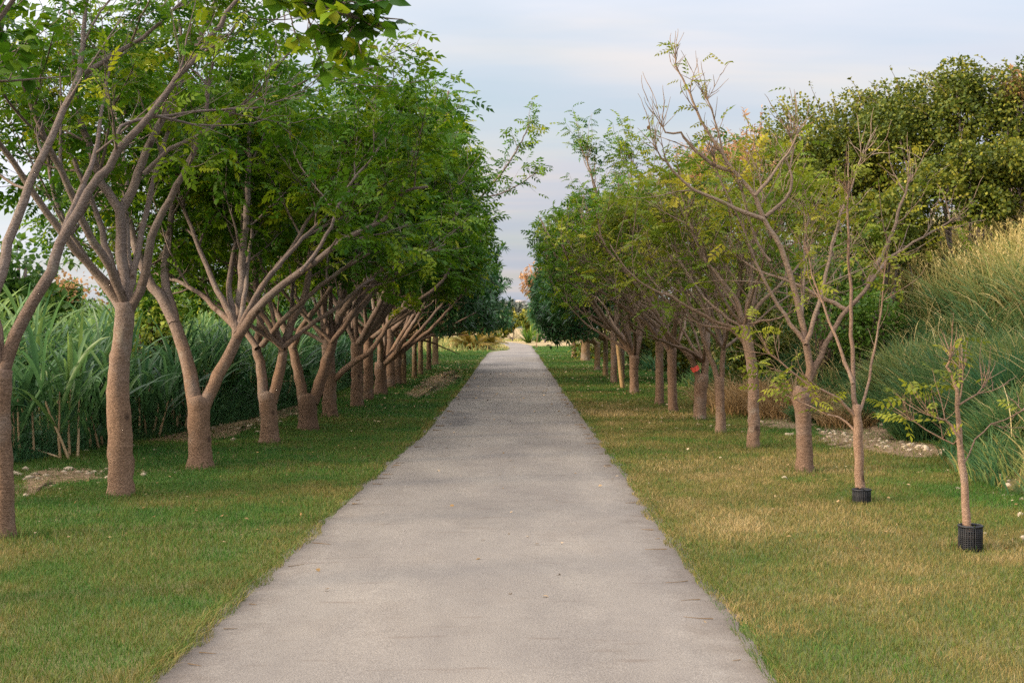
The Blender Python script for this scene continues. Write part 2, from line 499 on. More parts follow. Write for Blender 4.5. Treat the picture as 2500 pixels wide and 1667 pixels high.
class Tree:
    def __init__(self, name, base, label, cat='tree', group=None, bark='bark', limbmat='limb', leafmat='leaf', seed=0, **prm):
        self.root = empty(name, base)
        tag(self.root, label, cat, group)
        self.base, self.rng = np.array(base, float), rng_(seed)
        self.prm = {**DEF, **prm}
        self.bark, self.limbmat, self.leafmat = MAT[bark], MAT[limbmat], MAT[leafmat]
        self.trunk, self.leaves = Geo(), Geo()
        self.limbs = []

    def stem(self, ctrl, ns=14):
        """ctrl rows: x, y, z, radius - a piece of the trunk itself"""
        c = smooth_path(ctrl, .07)
        c[:, :2] += self.rng.normal(scale=.003, size=(len(c), 2))
        tube(self.trunk, c[:, :3] - self.base, c[:, 3], ns, lump=.045, rng=self.rng)
        return c

    def trunk_px(self, rows, Y, flare=1.32):
        c = []
        for k, (px, py, w) in enumerate(rows):
            p = P(px, py, Y)
            c.append([*p, w * Y / FD / 2])
        c[0][2] = self.base[2] - .06
        c[0][3] *= flare
        b = np.array(c)
        first = b[0] + (b[1] - b[0]) * min(.5, .16 / max(.05, b[1][2] - b[0][2]))
        first[3] = b[0][3] / flare
        return self.stem(np.vstack([b[0], first, b[1:]]))

    def limb_px(self, rows, Y, w0, w1, dY=0.0, **kw):
        """rows: px, py ; depth drifts from Y to Y + dY"""
        n = len(rows)
        c = [P(px, py, Y + dY * k / (n - 1)) for k, (px, py) in enumerate(rows)]
        return self.limb(np.array(c), w0 * .9 * Y / FD / 2, w1 * .9 * Y / FD / 2, **kw)

    def limb(self, c, r0, r1, foliate=True, mesh=None, **kw):
        g = Geo() if mesh is None else mesh
        pts = smooth_path(c, .11)
        pts[1:] += self.rng.normal(scale=.006, size=pts[1:].shape)
        t = np.linspace(0, 1, len(pts))
        rad = r0 + (r1 - r0) * t ** .85
        tube(g, pts - self.base, rad, 9 if r0 > .02 else 6, lump=.025, rng=self.rng)
        if foliate:
            self.foliate(g, pts, rad, {**self.prm, **kw})
        if mesh is None:
            self.limbs.append(g)
        return g, pts

    def auto_limb(self, p0, az, el, L, r0, up=.02, wob=.10, **kw):
        d = np.array([math.cos(az) * math.cos(el), math.sin(az) * math.cos(el), math.sin(el)])
        env = kw.get('env', self.prm['env'])
        for _ in range(12):
            c = curve(p0, d, L, max(5, int(L / .4)), up, wob, self.rng)
            if env is None or env(c[-1] + (c[-1] - c[-2]) * .5):
                break
            L *= .9
        return self.limb(c, r0, max(.006, r0 * .22), **kw)

    def foliate(self, g, pts, rad, p):
        rng, env = self.rng, p['env']
        seg = np.linalg.norm(np.diff(pts, axis=0), axis=1)
        s = np.concatenate([[0], np.cumsum(seg)])
        L = s[-1]
        n2 = max(2, int(L * (1 - p['t0']) / p['sp2']))
        ts = np.concatenate([np.linspace(p['t0'], .97, n2) + rng.uniform(-.02, .02, n2), [1.0, 1.0]])
        az = rng.uniform(0, 6.28)
        LP, LA, LT = [], [], []
        for q, t in enumerate(ts):
            t = min(1, max(0, t))
            i = min(len(pts) - 2, int(np.searchsorted(s, t * L)))
            i = max(1, i)
            tan = unit(pts[i + 1] - pts[i - 1])
            e1 = unit(np.cross(tan, [0.12, 0.3, 1.0]))
            e2 = np.cross(tan, e1)
            az += 2.4 + rng.normal(scale=.4)
            a = math.radians(rng.uniform(*p['a2'])) if t < 1 else .25
            d = unit(math.cos(a) * tan + math.sin(a) * (math.cos(az) * e1 + math.sin(az) * e2) + np.array([0, 0, .12]))
            L2 = p['L2'] * (1.2 - .55 * t) * rng.uniform(.65, 1.2)
            c2 = curve(pts[i], d, L2, max(4, int(L2 / .16)), p['up2'] * .5, .10, rng)
            if c2[-1][2] < p['minz'] or (env is not None and not env(c2[-1])):
                continue
            r2 = min(rad[i] * .62, .005 + .009 * L2)
            tube(g, c2 - self.base, np.linspace(r2, .003, len(c2)), 5)
            clump = rng.normal(scale=.12) + p['base_tint']
            bare = rng.random() < p['bare']
            n3 = max(3, int(L2 / p['n3']))
            for k in range(n3 + 1):
                u = .22 + .78 * k / n3
                j = max(0, min(len(c2) - 2, int(u * (len(c2) - 1))))
                d2 = unit(c2[j + 1] - c2[j])
                dd = unit(d2 * .75 + perp(d2, rng) * rng.uniform(.45, .9) + np.array([0, 0, .12])) if k < n3 else d2
                L3 = p['L3'] * rng.uniform(.5, 1.15)
                c3 = curve(c2[j] if k < n3 else c2[-1], dd, L3, 4, .07, .14, rng)
                if env is not None and not env(c3[-1]):
                    continue
                tube(g, c3 - self.base, np.linspace(.0045, .0018, 5) * p['twig'], 3, cap=False)
                if bare and rng.random() < .85:
                    continue
                m = max(2, int(L3 / p['ls']))
                w = np.linspace(.25, 1.0, m)
                x = w * 4
                ii = np.minimum(3, x.astype(int))
                pos = c3[ii] + (c3[ii + 1] - c3[ii]) * (x - ii)[:, None]
                if p['leafp'] < 1:
                    kp = rng.random(m) < p['leafp']
                    pos = pos[kp]
                m = len(pos)
                if not m:
                    continue
                v = rng.normal(size=(m, 3))
                ax = unit(unit(v) + dd * .7 + np.array([0, 0, -.1]))
                ax[:, 2] *= .45
                ax = unit(ax)
                LP.append(pos)
                LA.append(ax)
                LT.append(np.clip(clump + rng.normal(scale=.14, size=m), 0, .92))
        if LP:
            pos, ax, ti = np.concatenate(LP), np.concatenate(LA), np.concatenate(LT)
            kp = pos[:, 2] > p['minz'] - .15
            if p['bz']:
                kp &= rng.random(len(pos)) < np.clip((pos[:, 2] - p['bz'][0]) / (p['bz'][1] - p['bz'][0]), .12, 1)
            put_leaves(self.leaves, p['leaf'], (pos - self.base)[kp], ax[kp], ti[kp], p['lsize'], rng, .45)

    def done(self):
        if self.trunk.n:
            self.trunk.obj('trunk', self.bark, self.root)
        for g in self.limbs:
            g.obj('limb', self.limbmat, self.root)
        if self.leaves.n:
            self.leaves.obj('crown', self.leafmat, self.root, smooth=False)
        return self.root

# ------------------------------------------------------------------ the two rows of trees
LROW, RROW = 'feather-leaved trees planted in the row along the green verge', 'feather-leaved trees planted in the row along the dry verge'


def lin(x, xs, ys):
    return float(np.interp(x, xs, ys))


def left_env(p):
    x, y, z = p
    xm = lin(y, [8, 14, 28, 40, 52], [-1.2, -1.0, -1.0, -.6, -.2])
    xm -= max(0, z - lin(y, [12, 20, 30], [4.3, 5.4, 6.0])) * 1.1 + max(0, 2.6 - z) * .5
    xm += 1.1 * (float(vnoise(y, z, 1.1, 3)) - .5)
    z += 1.2 * (float(vnoise(x, y, 1.1, 8)) - .5)
    return x < xm + .15 and z < lin(y, [8, 13, 19, 25, 40, 60], [6.0, 4.9, 5.2, 6.2, 6.5, 6.2])


def right_env(p):
    x, y, z = p
    xm = lin(y, [9, 16, 24, 32, 42, 60], [2.0, 1.6, .95, .6, .3, .35]) + max(0, z - lin(y, [20, 40], [3.4, 4.4])) * .9
    xm -= 1.0 * (float(vnoise(y, z, 1.2, 13)) - .5)
    z += .9 * (float(vnoise(x, y, 1.2, 18)) - .5)
    return x > xm and z < lin(y, [14, 22, 27, 36, 45, 60], [4.2, 4.25, 4.75, 5.2, 5.6, 6.0])


def tl(name, px, py, label, **kw):
    Y = depth(py)
    b = P(px, py, Y)
    b[2] = 0
    k = dict(env=left_env, group=LROW, sp2=.215, lsize=1.1, base_tint=.34, a2=(28, 75))
    k.update(kw)
    return Tree(name, b, label, **k), Y


def tr(name, px, py, label, **kw):
    Y = depth(py)
    b = P(px, py, Y)
    b[2] = 0
    k = dict(env=right_env, group=RROW, leafmat='oliveleaf', base_tint=.40, bare=.25, minz=1.7, L2=1.05, L3=.5, up2=.16, limbmat='warmlimb', twig=1.35, bark='warmlimb')
    k.update(kw)
    return Tree(name, b, label, **k), Y


def fill(t, p0, n, az0, az1, el0, el1, L0, L1, r, **kw):
    for k in range(n):
        a = az0 + (az1 - az0) * (k + t.rng.uniform(.2, .8)) / n
        t.auto_limb(p0, a, t.rng.uniform(el0, el1), t.rng.uniform(L0, L1), r * t.rng.uniform(.75, 1.1), **kw)


rad = math.radians

# nearest tree, its trunk outside the picture; its bough hangs into the top of the view
b0 = np.array([-3.85, 7.3, 0])
t = Tree('roadside_tree', b0, 'tree whose big-leaved bough hangs into the sky at the top of the view', group=LROW, leaf='ovabig', seed=3, leafmat='leaf', minz=2.6, base_tint=.34, ls=.03, lsize=.85, L2=.8, L3=.42)
t.stem([[*b0[:2], -.06, .15], [*b0[:2], .12, .125], [-3.86, 7.3, .8, .115], [-3.8, 7.28, 1.5, .105], [-3.78, 7.25, 1.9, .1]])
LIMIT = lambda p: (-1.33 < p[0] < -.55 - max(0, 3.25 - p[2]) * .5) and p[2] > 2.95
t.limb(np.array([[-3.78, 7.25, 1.85], [-3.35, 7.2, 2.85], [-2.7, 7.1, 3.75], [-1.9, 7.0, 3.72], [-1.4, 6.95, 3.44], [-1.02, 6.9, 3.28], [-.74, 6.88, 3.18]]), .06, .012, t0=.64, sp2=.055, env=LIMIT, L2=.45, L3=.26, a2=(30, 85), minz=2.95, up2=-.14)
t.limb(np.array([[-3.78, 7.25, 1.85], [-3.6, 7.35, 2.5], [-3.25, 7.4, 2.98], [-2.92, 7.4, 3.36], [-2.6, 7.4, 3.8]]), .032, .010, t0=.5, env=lambda p: p[0] < -2.45 and p[2] > 2.8, minz=2.75)
for a, e in ((2.4, .9), (3.6, .8), (4.6, .7), (.9, 1.1)):
    t.auto_limb(b0 + [.05, 0, 1.85], a, e, 3.0, .05, env=lambda p: p[0] < -2.4 and p[2] > 2.9, leafp=.6, up2=.1)
t.done()

# second tree: cut by the left edge of the photo, one long bough swept up over the verge
t, Y = tl('roadside_tree', 8, 1235, 'thick trunk cut by the left edge, one long straight bough sweeping up to the right', seed=11, L2=.95, L3=.5, leafp=.45, sp2=.27, lsize=.85)
t.trunk_px([(8, 1235, 54), (6, 1100, 49), (2, 960, 45), (4, 850, 46)], Y)
A = t.limb_px([(4, 865), (35, 770), (97, 659), (139, 559), (176, 483), (227, 407), (269, 349), (344, 265), (391, 202), (454, 126), (504, 55), (560, -20), (640, -90)], Y, 37, 7, .6, t0=.5)
t.limb_px([(4, 865), (-30, 750), (0, 630), (33, 517), (97, 357), (147, 252), (181, 168), (197, 42), (210, -80)], Y, 38, 9, 1.2, t0=.5)
t.limb_px([(141, 555), (170, 470), (202, 403), (225, 330), (235, 230), (260, 130)], Y + .2, 22, 6, .9, t0=.45)
t.limb_px([(176, 178), (245, 135), (349, 71), (420, 0), (500, -60)], Y + 1.0, 15, 5, .3, t0=.3)
t.limb_px([(269, 349), (277, 290), (357, 269), (462, 256), (546, 252), (640, 240)], Y + .3, 12, 4, .8, t0=.35)
fill(t, P(0, 830, Y), 4, 1.8, 4.6, .75, 1.2, 3.2, 4.2, .038, t0=.45, leafp=.6)
t.done()

# third: a straight unforked pillar of a trunk
t, Y = tl('roadside_tree', 277, 1138, 'straight pillar-like trunk in front of the cane, splitting into boughs above head height', seed=12, leafp=.7, sp2=.27)
t.trunk_px([(277, 1138, 59), (277, 1060, 57), (274, 960, 55), (271, 880, 49), (278, 800, 44), (286, 740, 44), (289, 695, 48)], Y)
t.limb_px([(280, 710), (250, 665), (216, 623), (184, 578), (150, 520), (120, 430), (110, 340)], Y, 30, 7, .8, t0=.35)
t.limb_px([(289, 715), (286, 655), (279, 591), (273, 483), (235, 420), (202, 328), (180, 250), (170, 120), (160, 20)], Y, 36, 7, .8, t0=.45)
t.limb_px([(273, 492), (302, 441), (349, 319), (395, 235), (430, 150), (480, 40), (510, -60)], Y + .35, 27, 8, .3, t0=.35)
t.limb_px([(296, 715), (318, 670), (332, 622), (349, 546), (391, 454), (433, 378), (470, 286), (479, 202), (500, 100)], Y, 28, 6, -.5, t0=.5)
t.limb_px([(330, 400), (388, 345), (454, 311), (575, 240), (659, 210), (722, 176), (819, 160)], Y + .4, 13, 4, .4, t0=.25)
fill(t, P(289, 705, Y), 5, .6, 4.6, .9, 1.25, 2.8, 4.0, .05, t0=.4)
t.done()

# fourth: forks low in a wide V, the left arm bowed
t, Y = tl('roadside_tree', 460, 1075, 'trunk forking low into a thick bowed arm and a shorter arm, framing a cane fan', seed=13)
t.trunk_px([(460, 1075, 58), (459, 1010, 52), (456, 950, 50), (456, 915, 50)], Y)
t.limb_px([(450, 940), (438, 860), (415, 780), (385, 710), (352, 660), (322, 600), (300, 520), (280, 420), (270, 300)], Y, 42, 8, .9, t0=.5)
t.limb_px([(400, 745), (392, 700), (378, 641), (383, 591), (390, 520), (405, 430), (420, 330), (440, 220)], Y + .25, 28, 6, 1.2, t0=.4)
t.limb_px([(466, 940), (500, 860), (532, 805), (547, 745), (553, 660), (556, 590), (566, 500), (570, 380), (575, 250)], Y, 36, 8, 1.0, t0=.45)
t.limb_px([(545, 775), (580, 722), (609, 690), (675, 637), (732, 597), (781, 554), (882, 504), (924, 441), (982, 428)], Y, 26, 6, -.6, t0=.48)
t.limb_px([(546, 768), (572, 738), (599, 659), (642, 606), (688, 540), (740, 450), (800, 360)], Y, 18, 5, 1.0, t0=.45)
t.limb_px([(540, 750), (500, 712), (450, 668), (391, 641), (330, 620)], Y + .1, 20, 6, 1.2, t0=.5, leafp=.5)
t.limb_px([(690, 625), (740, 560), (800, 430), (870, 340), (930, 240)], Y - .4, 11, 4, .6, t0=.2)
fill(t, P(545, 765, Y), 4, .3, 2.9, .6, 1.1, 2.6, 3.8, .045, t0=.4)
t.done()

t, Y = tl('roadside_tree', 620, 1018, 'trunk dividing low into two near-parallel stems, just before the broad V-shaped one', seed=14)
t.trunk_px([(620, 1018, 44), (618, 960, 40), (614, 905, 42)], Y)
t.limb_px([(608, 925), (600, 850), (590, 795), (600, 740), (592, 690), (585, 600), (590, 480), (610, 360)], Y, 30, 6, .8, t0=.45)
t.limb_px([(591, 800), (560, 752), (530, 710), (490, 660), (450, 560), (430, 450)], Y, 18, 5, .8, t0=.4)
t.limb_px([(624, 925), (643, 850), (652, 795), (668, 741), (701, 675), (714, 576), (740, 470), (780, 350)], Y, 30, 6, .5, t0=.45)
t.limb_px([(600, 795), (640, 745), (671, 715), (720, 670), (800, 610), (900, 560), (980, 510)], Y, 16, 5, -.4, t0=.42)
t.limb_px([(650, 800), (620, 770), (595, 735), (560, 660), (540, 560)], Y, 14, 4, -.5, t0=.45)
fill(t, P(651, 798, Y), 5, .2, 4.0, .5, 1.1, 2.6, 3.6, .045, t0=.35)
t.done()

t, Y = tl('roadside_tree', 708, 988, 'stout trunk splitting close to the grass into a broad even V', seed=15)
t.trunk_px([(708, 988, 46), (707, 940, 43), (706, 910, 46)], Y)
t.limb_px([(698, 925), (684, 850), (668, 785), (645, 735), (620, 690), (600, 620), (590, 520)], Y, 30, 7, .6, t0=.45)
t.limb_px([(718, 925), (750, 830), (772, 755), (785, 700), (795, 620), (810, 500), (830, 380), (850, 260)], Y, 32, 7, .8, t0=.42)
t.limb_px([(780, 725), (820, 670), (870, 625), (940, 590), (1010, 540), (1060, 480)], Y, 18, 5, -.4, t0=.35)
t.limb_px([(672, 800), (700, 740), (740, 690), (800, 600), (860, 500), (900, 400)], Y, 16, 5, 0, t0=.35)
fill(t, P(762, 785, Y), 6, -.9, 3.6, .45, 1.15, 2.8, 3.9, .045, t0=.3)
t.done()

t, Y = tl('roadside_tree', 757, 958, 'upright trunk sending one crooked low bough out towards the path', seed=16)
t.trunk_px([(757, 958, 36), (757, 900, 32), (756, 860, 32), (752, 790, 27)], Y)
t.limb_px([(766, 872), (800, 842), (850, 805), (880, 765), (900, 730), (960, 690), (1020, 640), (1050, 560)], Y, 18, 5, -.5, t0=.5)
t.limb_px([(752, 800), (745, 740), (750, 660), (780, 560), (800, 430), (840, 300), (870, 180)], Y, 22, 5, .3, t0=.35)
t.limb_px([(752, 800), (790, 745), (840, 690), (900, 600), (960, 470), (1000, 330), (1030, 210)], Y, 20, 5, .8, t0=.35)
fill(t, P(752, 790, Y), 6, -.7, 3.8, .4, 1.2, 2.8, 4.0, .045, t0=.3)
t.done()


def gtree(row, name, px, py, w, hf, n, label, seed, L=(3.0, 4.2), lean=0.0, els=((30, 62), (48, 80)), **kw):
    """an upright tree of the row: trunk to the fork, then n boughs fanned mostly across the path"""
    t, Y = row(name, px, py, label, seed=seed, **kw)
    x0, r = t.base[0], w * Y / FD / 2
    top = np.array([x0 + lean, Y, hf])
    t.stem([[x0, Y, -.06, r * 1.25], [x0, Y, .14, r * 1.02], [x0 + lean * .4, Y, hf * .55, r * .92], [*top, r * .95]], 10)
    side = 1 if row is tl else -1
    for k in range(n):
        u = (k + t.rng.uniform(.25, .75)) / n
        if k < (n + 1) // 2:
            az = (0 if side > 0 else math.pi) + t.rng.uniform(-.7, .7)
            el = rad(t.rng.uniform(*els[0]))
        else:
            az = t.rng.uniform(0, 6.28)
            el = rad(t.rng.uniform(*els[1]))
        t.auto_limb(top - [0, 0, .08], az, el, t.rng.uniform(*L), r * t.rng.uniform(.42, .62), up=.025, t0=.28)
    t.done()
    return t


gtree(tl, 'roadside_tree', 820, 935, 30, 1.25, 8, 'reddish straight trunk beside the path, the thickest of those past the crooked low bough', 21, L=(3.6, 4.9), minz=2.3)
gtree(tl, 'roadside_tree', 846, 920, 24, 1.35, 7, 'narrower trunk tucked right behind the reddish straight one', 22, L=(3.4, 4.8), minz=2.3)
gtree(tl, 'roadside_tree', 874, 908, 30, .75, 8, 'pinkish trunk forking near knee height, just before the slim tan trunks', 23, L=(4.0, 5.2), leaf='pinfar', ls=.085, minz=2.5)
gtree(tl, 'roadside_tree', 896, 892, 22, 1.5, 7, 'plain trunk standing between the pinkish forked one and the slim tan trunks', 24, L=(3.4, 4.9), leaf='pinfar', ls=.085, minz=2.6)
# one loose bough that reaches out over the middle of the path, against the sky
t, Y = tl('roadside_tree', 912, 884, 'tree whose sparse topmost bough reaches farthest out against the sky over the path', seed=25, leaf='pinfar', ls=.085, minz=2.8)
t.trunk_px([(912, 884, 22), (912, 840, 19), (915, 800, 20)], Y)
t.limb_px([(914, 810), (960, 700), (1030, 560), (1100, 460), (1150, 400), (1190, 340), (1215, 290)], Y, 14, 3, .6, t0=.35, env=None, L2=.75, L3=.4, sp2=.42)
t.limb_px([(1105, 455), (1150, 445), (1190, 425), (1235, 395)], Y + .3, 5, 2, 0, t0=.3, env=None, L2=.4, L3=.3, leafp=.6)
fill(t, P(915, 805, Y), 7, -.8, 3.6, .45, 1.2, 3.4, 4.9, .06, t0=.28)
t.done()

DL = 'dark glossy-leaved trees at the far end of the green verge'
for k, (px, py, w, lab) in enumerate([
    (926, 884, 15, 'first slim tan trunk of the dark glossy-leaved trees, leaning a little'),
    (952, 869, 12, 'thin tan trunk, second of the dark glossy-leaved group on the green verge'),
    (966, 860, 12, 'thin tan trunk in the middle of the dark glossy-leaved group on the green verge'),
    (985, 850, 12, 'slim trunk just before the last thick one under the dark glossy crowns'),
    (1000, 838, 15, 'last and thickest trunk under the dark glossy crowns by the far bend'),
]):
    gtree(tl, 'mango_tree', px, py, w, 1.35, 9, lab, 40 + k, L=(2.2, 3.4), bark='tanbark', limbmat='tanbark', leafmat='darkleaf', leaf='ros', ls=.16, lsize=1.25, minz=1.5, group=DL, base_tint=.4, L2=1.2, els=((2, 45), (15, 75)), up2=-.03, sp2=.22,
          env=lambda p: p[0] < lin(p[1], [35, 48, 56], [-1.1, -.4, -.05]) - max(0, 1.7 - p[2]) * .4 and p[2] < 5.3)

# ---- the other side
t, Y = tr('young_tree', 2228, 1260, 'bare little sapling in the larger black mesh guard, nearest of its verge', cat='sapling', group='saplings in black mesh guards', seed=51, bark='youngbark', limbmat='youngbark', leafmat='youngleaf', leaf='pinsmall', bare=.45, minz=.5, env=None, L2=.28, L3=.18, sp2=.3, leafp=.5, twig=.75, base_tint=.4)
t.trunk_px([(2230, 1262, 20), (2221, 1200, 19), (2214, 1110, 17), (2208, 1040, 15), (2201, 960, 11)], Y, 1.05)
t.limb_px([(2202, 970), (2197, 900), (2184, 860), (2174, 838), (2184, 812)], Y, 13, 4, 0, t0=.3)
t.limb_px([(2207, 1040), (2203, 1003), (2186, 978), (2158, 960), (2130, 948)], Y, 10, 3, -.1, t0=.5)
t.limb_px([(2211, 1070), (2240, 1010), (2280, 975), (2330, 955), (2360, 930)], Y, 5, 2, .3, t0=.4, bare=.9)
t.limb_px([(2204, 985), (2190, 1020), (2130, 985), (2070, 945)], Y, 6, 2, .25, t0=.4)
t.limb_px([(2202, 930), (2240, 905), (2270, 880)], Y, 6, 2, .1, t0=.3)
t.limb_px([(2200, 930), (2212, 880), (2210, 820)], Y, 6, 2, .1, t0=.4, bare=1)
t.done()

t, Y = tr('young_tree', 1979, 1152, 'taller pale-stemmed sapling in the smaller black mesh guard, with thin wide branches', cat='sapling', group='saplings in black mesh guards', seed=52, bark='youngbark', limbmat='youngbark', leafmat='youngleaf', leaf='pinsmall', bare=.35, minz=.5, env=None, L2=.36, L3=.25, sp2=.26, leafp=.65, twig=.75)
t.trunk_px([(1979, 1152, 24), (1974, 1090, 22), (1970, 1000, 21), (1967, 930, 19)], Y, 1.05)
t.limb_px([(1967, 940), (1960, 880), (1957, 800), (1954, 700), (1950, 590), (1946, 480), (1950, 420)], Y, 14, 4, .1, t0=.55)
t.limb_px([(1959, 880), (1940, 830), (1918, 775), (1890, 700), (1866, 630), (1850, 560)], Y, 11, 3, .3, t0=.5)
t.limb_px([(1969, 965), (1940, 930), (1912, 905), (1852, 880), (1790, 830), (1760, 800)], Y, 10, 3, -.2, t0=.4, sp2=.16)
t.limb_px([(1969, 1000), (1945, 970), (1900, 950), (1868, 935), (1800, 905)], Y, 7, 2, .2, t0=.4, sp2=.16)
t.limb_px([(1969, 960), (1990, 900), (2008, 800), (2028, 690), (2034, 600)], Y, 9, 3, .4, t0=.4)
t.done()

# the tall half-bare tree with the lopped bole
t, Y = tr('roadside_tree', 1848, 1085, 'half-bare tree, tallest against the sky, its swollen bole narrowing to a leaning stem', seed=53, bare=.86, env=None, minz=2.0, L2=.55, L3=.26, sp2=.22, leafp=.4, base_tint=.5, leaf='pinsmall')
t.trunk_px([(1848, 1085, 40), (1847, 1030, 37), (1845, 960, 35), (1842, 925, 44), (1841, 903, 43), (1841, 896, 34)], Y)
m0 = t.limb_px([(1850, 930), (1859, 870), (1853, 790), (1840, 735), (1821, 657), (1794, 570), (1755, 504), (1734, 450), (1686, 393), (1635, 316), (1611, 277), (1584, 214), (1569, 181), (1552, 150), (1548, 120)], Y + .03, 21, 3, .4, t0=.62, L2=.36, L3=.2)
t.limb_px([(1755, 504), (1710, 489), (1644, 459), (1596, 438), (1545, 393), (1521, 363), (1498, 331)], Y + .2, 13, 3, -.3, t0=.55)
t.limb_px([(1758, 498), (1803, 459), (1818, 423), (1815, 387), (1824, 342), (1809, 288)], Y + .2, 11, 3, .2, t0=.5)
t.limb_px([(1734, 450), (1776, 396), (1812, 348), (1840, 290)], Y + .2, 11, 3, .2, t0=.4)
t.limb_px([(1686, 393), (1638, 378), (1581, 327), (1563, 306), (1530, 303), (1516, 280)], Y + .3, 12, 3, -.1, t0=.4)
t.limb_px([(1660, 350), (1650, 300), (1632, 250), (1622, 215)], Y + .3, 6, 3, .1, t0=.5, bare=.35)
t.limb_px([(1858, 875), (1874, 838), (1909, 768), (1945, 710), (1985, 670), (2026, 611), (2060, 580), (2139, 533), (2204, 500)], Y + .05, 17, 4, .6, t0=.5, bare=.45)
t.limb_px([(1992, 656), (2040, 560), (2070, 470), (2095, 400)], Y + .4, 14, 5, .2, t0=.3, bare=.45)
t.limb_px([(1945, 712), (1900, 690), (1828, 651), (1750, 625), (1690, 590)], Y + .3, 13, 4, 1.2, t0=.4, bare=.45)
t.limb_px([(1700, 420), (1712, 470), (1740, 560), (1770, 600)][::-1], Y + .3, 8, 4, .1, t0=.4)
fill(t, P(1850, 790, Y), 3, .3, 2.6, .6, 1.1, 1.8, 2.6, .03, t0=.3, bare=.4)
t.done()

t, Y = tr('roadside_tree', 1730, 1030, 'slender twin-stemmed tree with a candelabra of bare wiry branches', seed=54, bare=.5, sp2=.2, bz=(1.7, 3.3))
t.trunk_px([(1730, 1030, 30), (1731, 950, 26), (1729, 861, 25), (1719, 790, 24), (1709, 745, 24)], Y)
t.limb_px([(1719, 800), (1682, 759), (1652, 752), (1616, 749), (1575, 725)], Y, 12, 3, .2, t0=.5, bare=.8)
t.limb_px([(1708, 745), (1692, 754), (1672, 749), (1632, 733), (1579, 703), (1540, 680), (1494, 663), (1440, 620), (1400, 560)], Y, 12, 3, -.2, t0=.5)
t.limb_px([(1709, 750), (1692, 690), (1655, 640), (1615, 590), (1580, 500), (1560, 420)], Y, 14, 4, .4, t0=.35)
t.limb_px([(1712, 745), (1748, 696), (1790, 655), (1840, 600), (1880, 520)], Y, 12, 4, .3, t0=.3)
t.limb_px([(1714, 745), (1750, 738), (1790, 732), (1840, 700)], Y, 8, 3, -.3, t0=.3)
t.limb_px([(1710, 750), (1722, 670), (1730, 570), (1750, 470), (1745, 400)], Y, 14, 4, .6, t0=.3)
fill(t, P(1709, 750, Y), 5, .4, 5.2, .5, 1.1, 1.7, 2.4, .028, t0=.25)
t.done()

t, Y = tr('roadside_tree', 1655, 996, 'thin trunk parting at chest height into two slim stems, next to the taped tree', seed=55, bare=.5, sp2=.2, bz=(1.7, 3.3))
t.trunk_px([(1656, 996, 24), (1654, 930, 21), (1652, 868, 22)], Y)
t.limb_px([(1649, 878), (1640, 840), (1622, 795), (1612, 762), (1580, 690), (1540, 590), (1520, 490)], Y, 15, 4, .2, t0=.35)
t.limb_px([(1656, 878), (1662, 800), (1668, 749), (1690, 700), (1700, 600), (1690, 480)], Y, 15, 4, .3, t0=.35)
t.limb_px([(1666, 765), (1645, 690), (1640, 580), (1640, 480), (1645, 420)], Y, 11, 4, .3, t0=.3)
fill(t, P(1662, 800, Y), 5, .4, 5.4, .5, 1.2, 2.0, 2.9, .03, t0=.25)
t.done()

t, Y = tr('roadside_tree', 1607, 965, 'forked tree with red tape tied round its arm above the fork', seed=56, bare=.5, sp2=.2, bz=(1.7, 3.3))
t.trunk_px([(1607, 965, 31), (1609, 910, 29), (1612, 862, 31)], Y)
t.limb_px([(1606, 872), (1593, 836), (1583, 815), (1556, 792), (1530, 762), (1503, 710), (1467, 660), (1428, 614), (1388, 560), (1370, 490)], Y, 17, 4, -.3, t0=.45)
t.limb_px([(1617, 872), (1622, 815), (1626, 729), (1631, 660), (1642, 564), (1640, 470), (1635, 390)], Y, 20, 5, .3, t0=.4)
t.limb_px([(1530, 762), (1490, 730), (1440, 680), (1400, 640), (1350, 600)], Y, 9, 3, .5, t0=.4)
t.limb_px([(1503, 710), (1490, 640), (1480, 540), (1478, 440)], Y, 10, 3, .4, t0=.3)
fill(t, P(1616, 830, Y), 6, 1.2, 5.0, .5, 1.2, 2.2, 3.0, .035, t0=.25)
t.done()

t, Y = tr('roadside_tree', 1546, 948, 'straight trunk whose long bare bough slants down over the path side, before the taped tree', seed=57, leafmat='leaf', base_tint=.55, bare=.25, sp2=.22, bz=(1.7, 3.2))
t.trunk_px([(1546, 948, 23), (1544, 880, 21), (1543, 800, 22)], Y)
t.limb_px([(1542, 812), (1507, 762), (1434, 706), (1381, 670), (1329, 629), (1309, 608), (1290, 560)], Y, 14, 4, -.4, t0=.6)
t.limb_px([(1543, 805), (1520, 720), (1470, 600), (1440, 500), (1420, 420)], Y, 14, 4, .3, t0=.35)
fill(t, P(1543, 805, Y), 7, .6, 5.2, .5, 1.2, 2.4, 3.4, .04, t0=.25)
t.done()

G = dict(leafmat='leaf', base_tint=.42, bare=.28, L2=1.2, L3=.55, minz=1.7, bz=(1.6, 3.9))
gtree(tr, 'roadside_tree', 1515, 931, 20, 1.45, 8, 'trunk directly behind the long slanting bough, close beside its neighbour', 58, L=(2.6, 3.8), **G)
t, Y = tr('roadside_tree', 1457, 905, 'reddish tree with a knobbly fork next to the leaning stake', seed=59, **G)
t.trunk_px([(1457, 905, 22), (1456, 860, 20), (1457, 818, 24)], Y)
t.limb_px([(1455, 825), (1445, 770), (1430, 690), (1400, 560), (1370, 440), (1345, 360)], Y, 14, 4, .2, t0=.32, env=None)
t.limb_px([(1458, 825), (1420, 770), (1370, 700), (1320, 620), (1270, 560), (1240, 500)], Y, 12, 3, .2, t0=.35)
t.limb_px([(1459, 825), (1472, 760), (1480, 650), (1470, 520), (1450, 400), (1455, 370)], Y, 14, 4, .6, t0=.32, env=None)
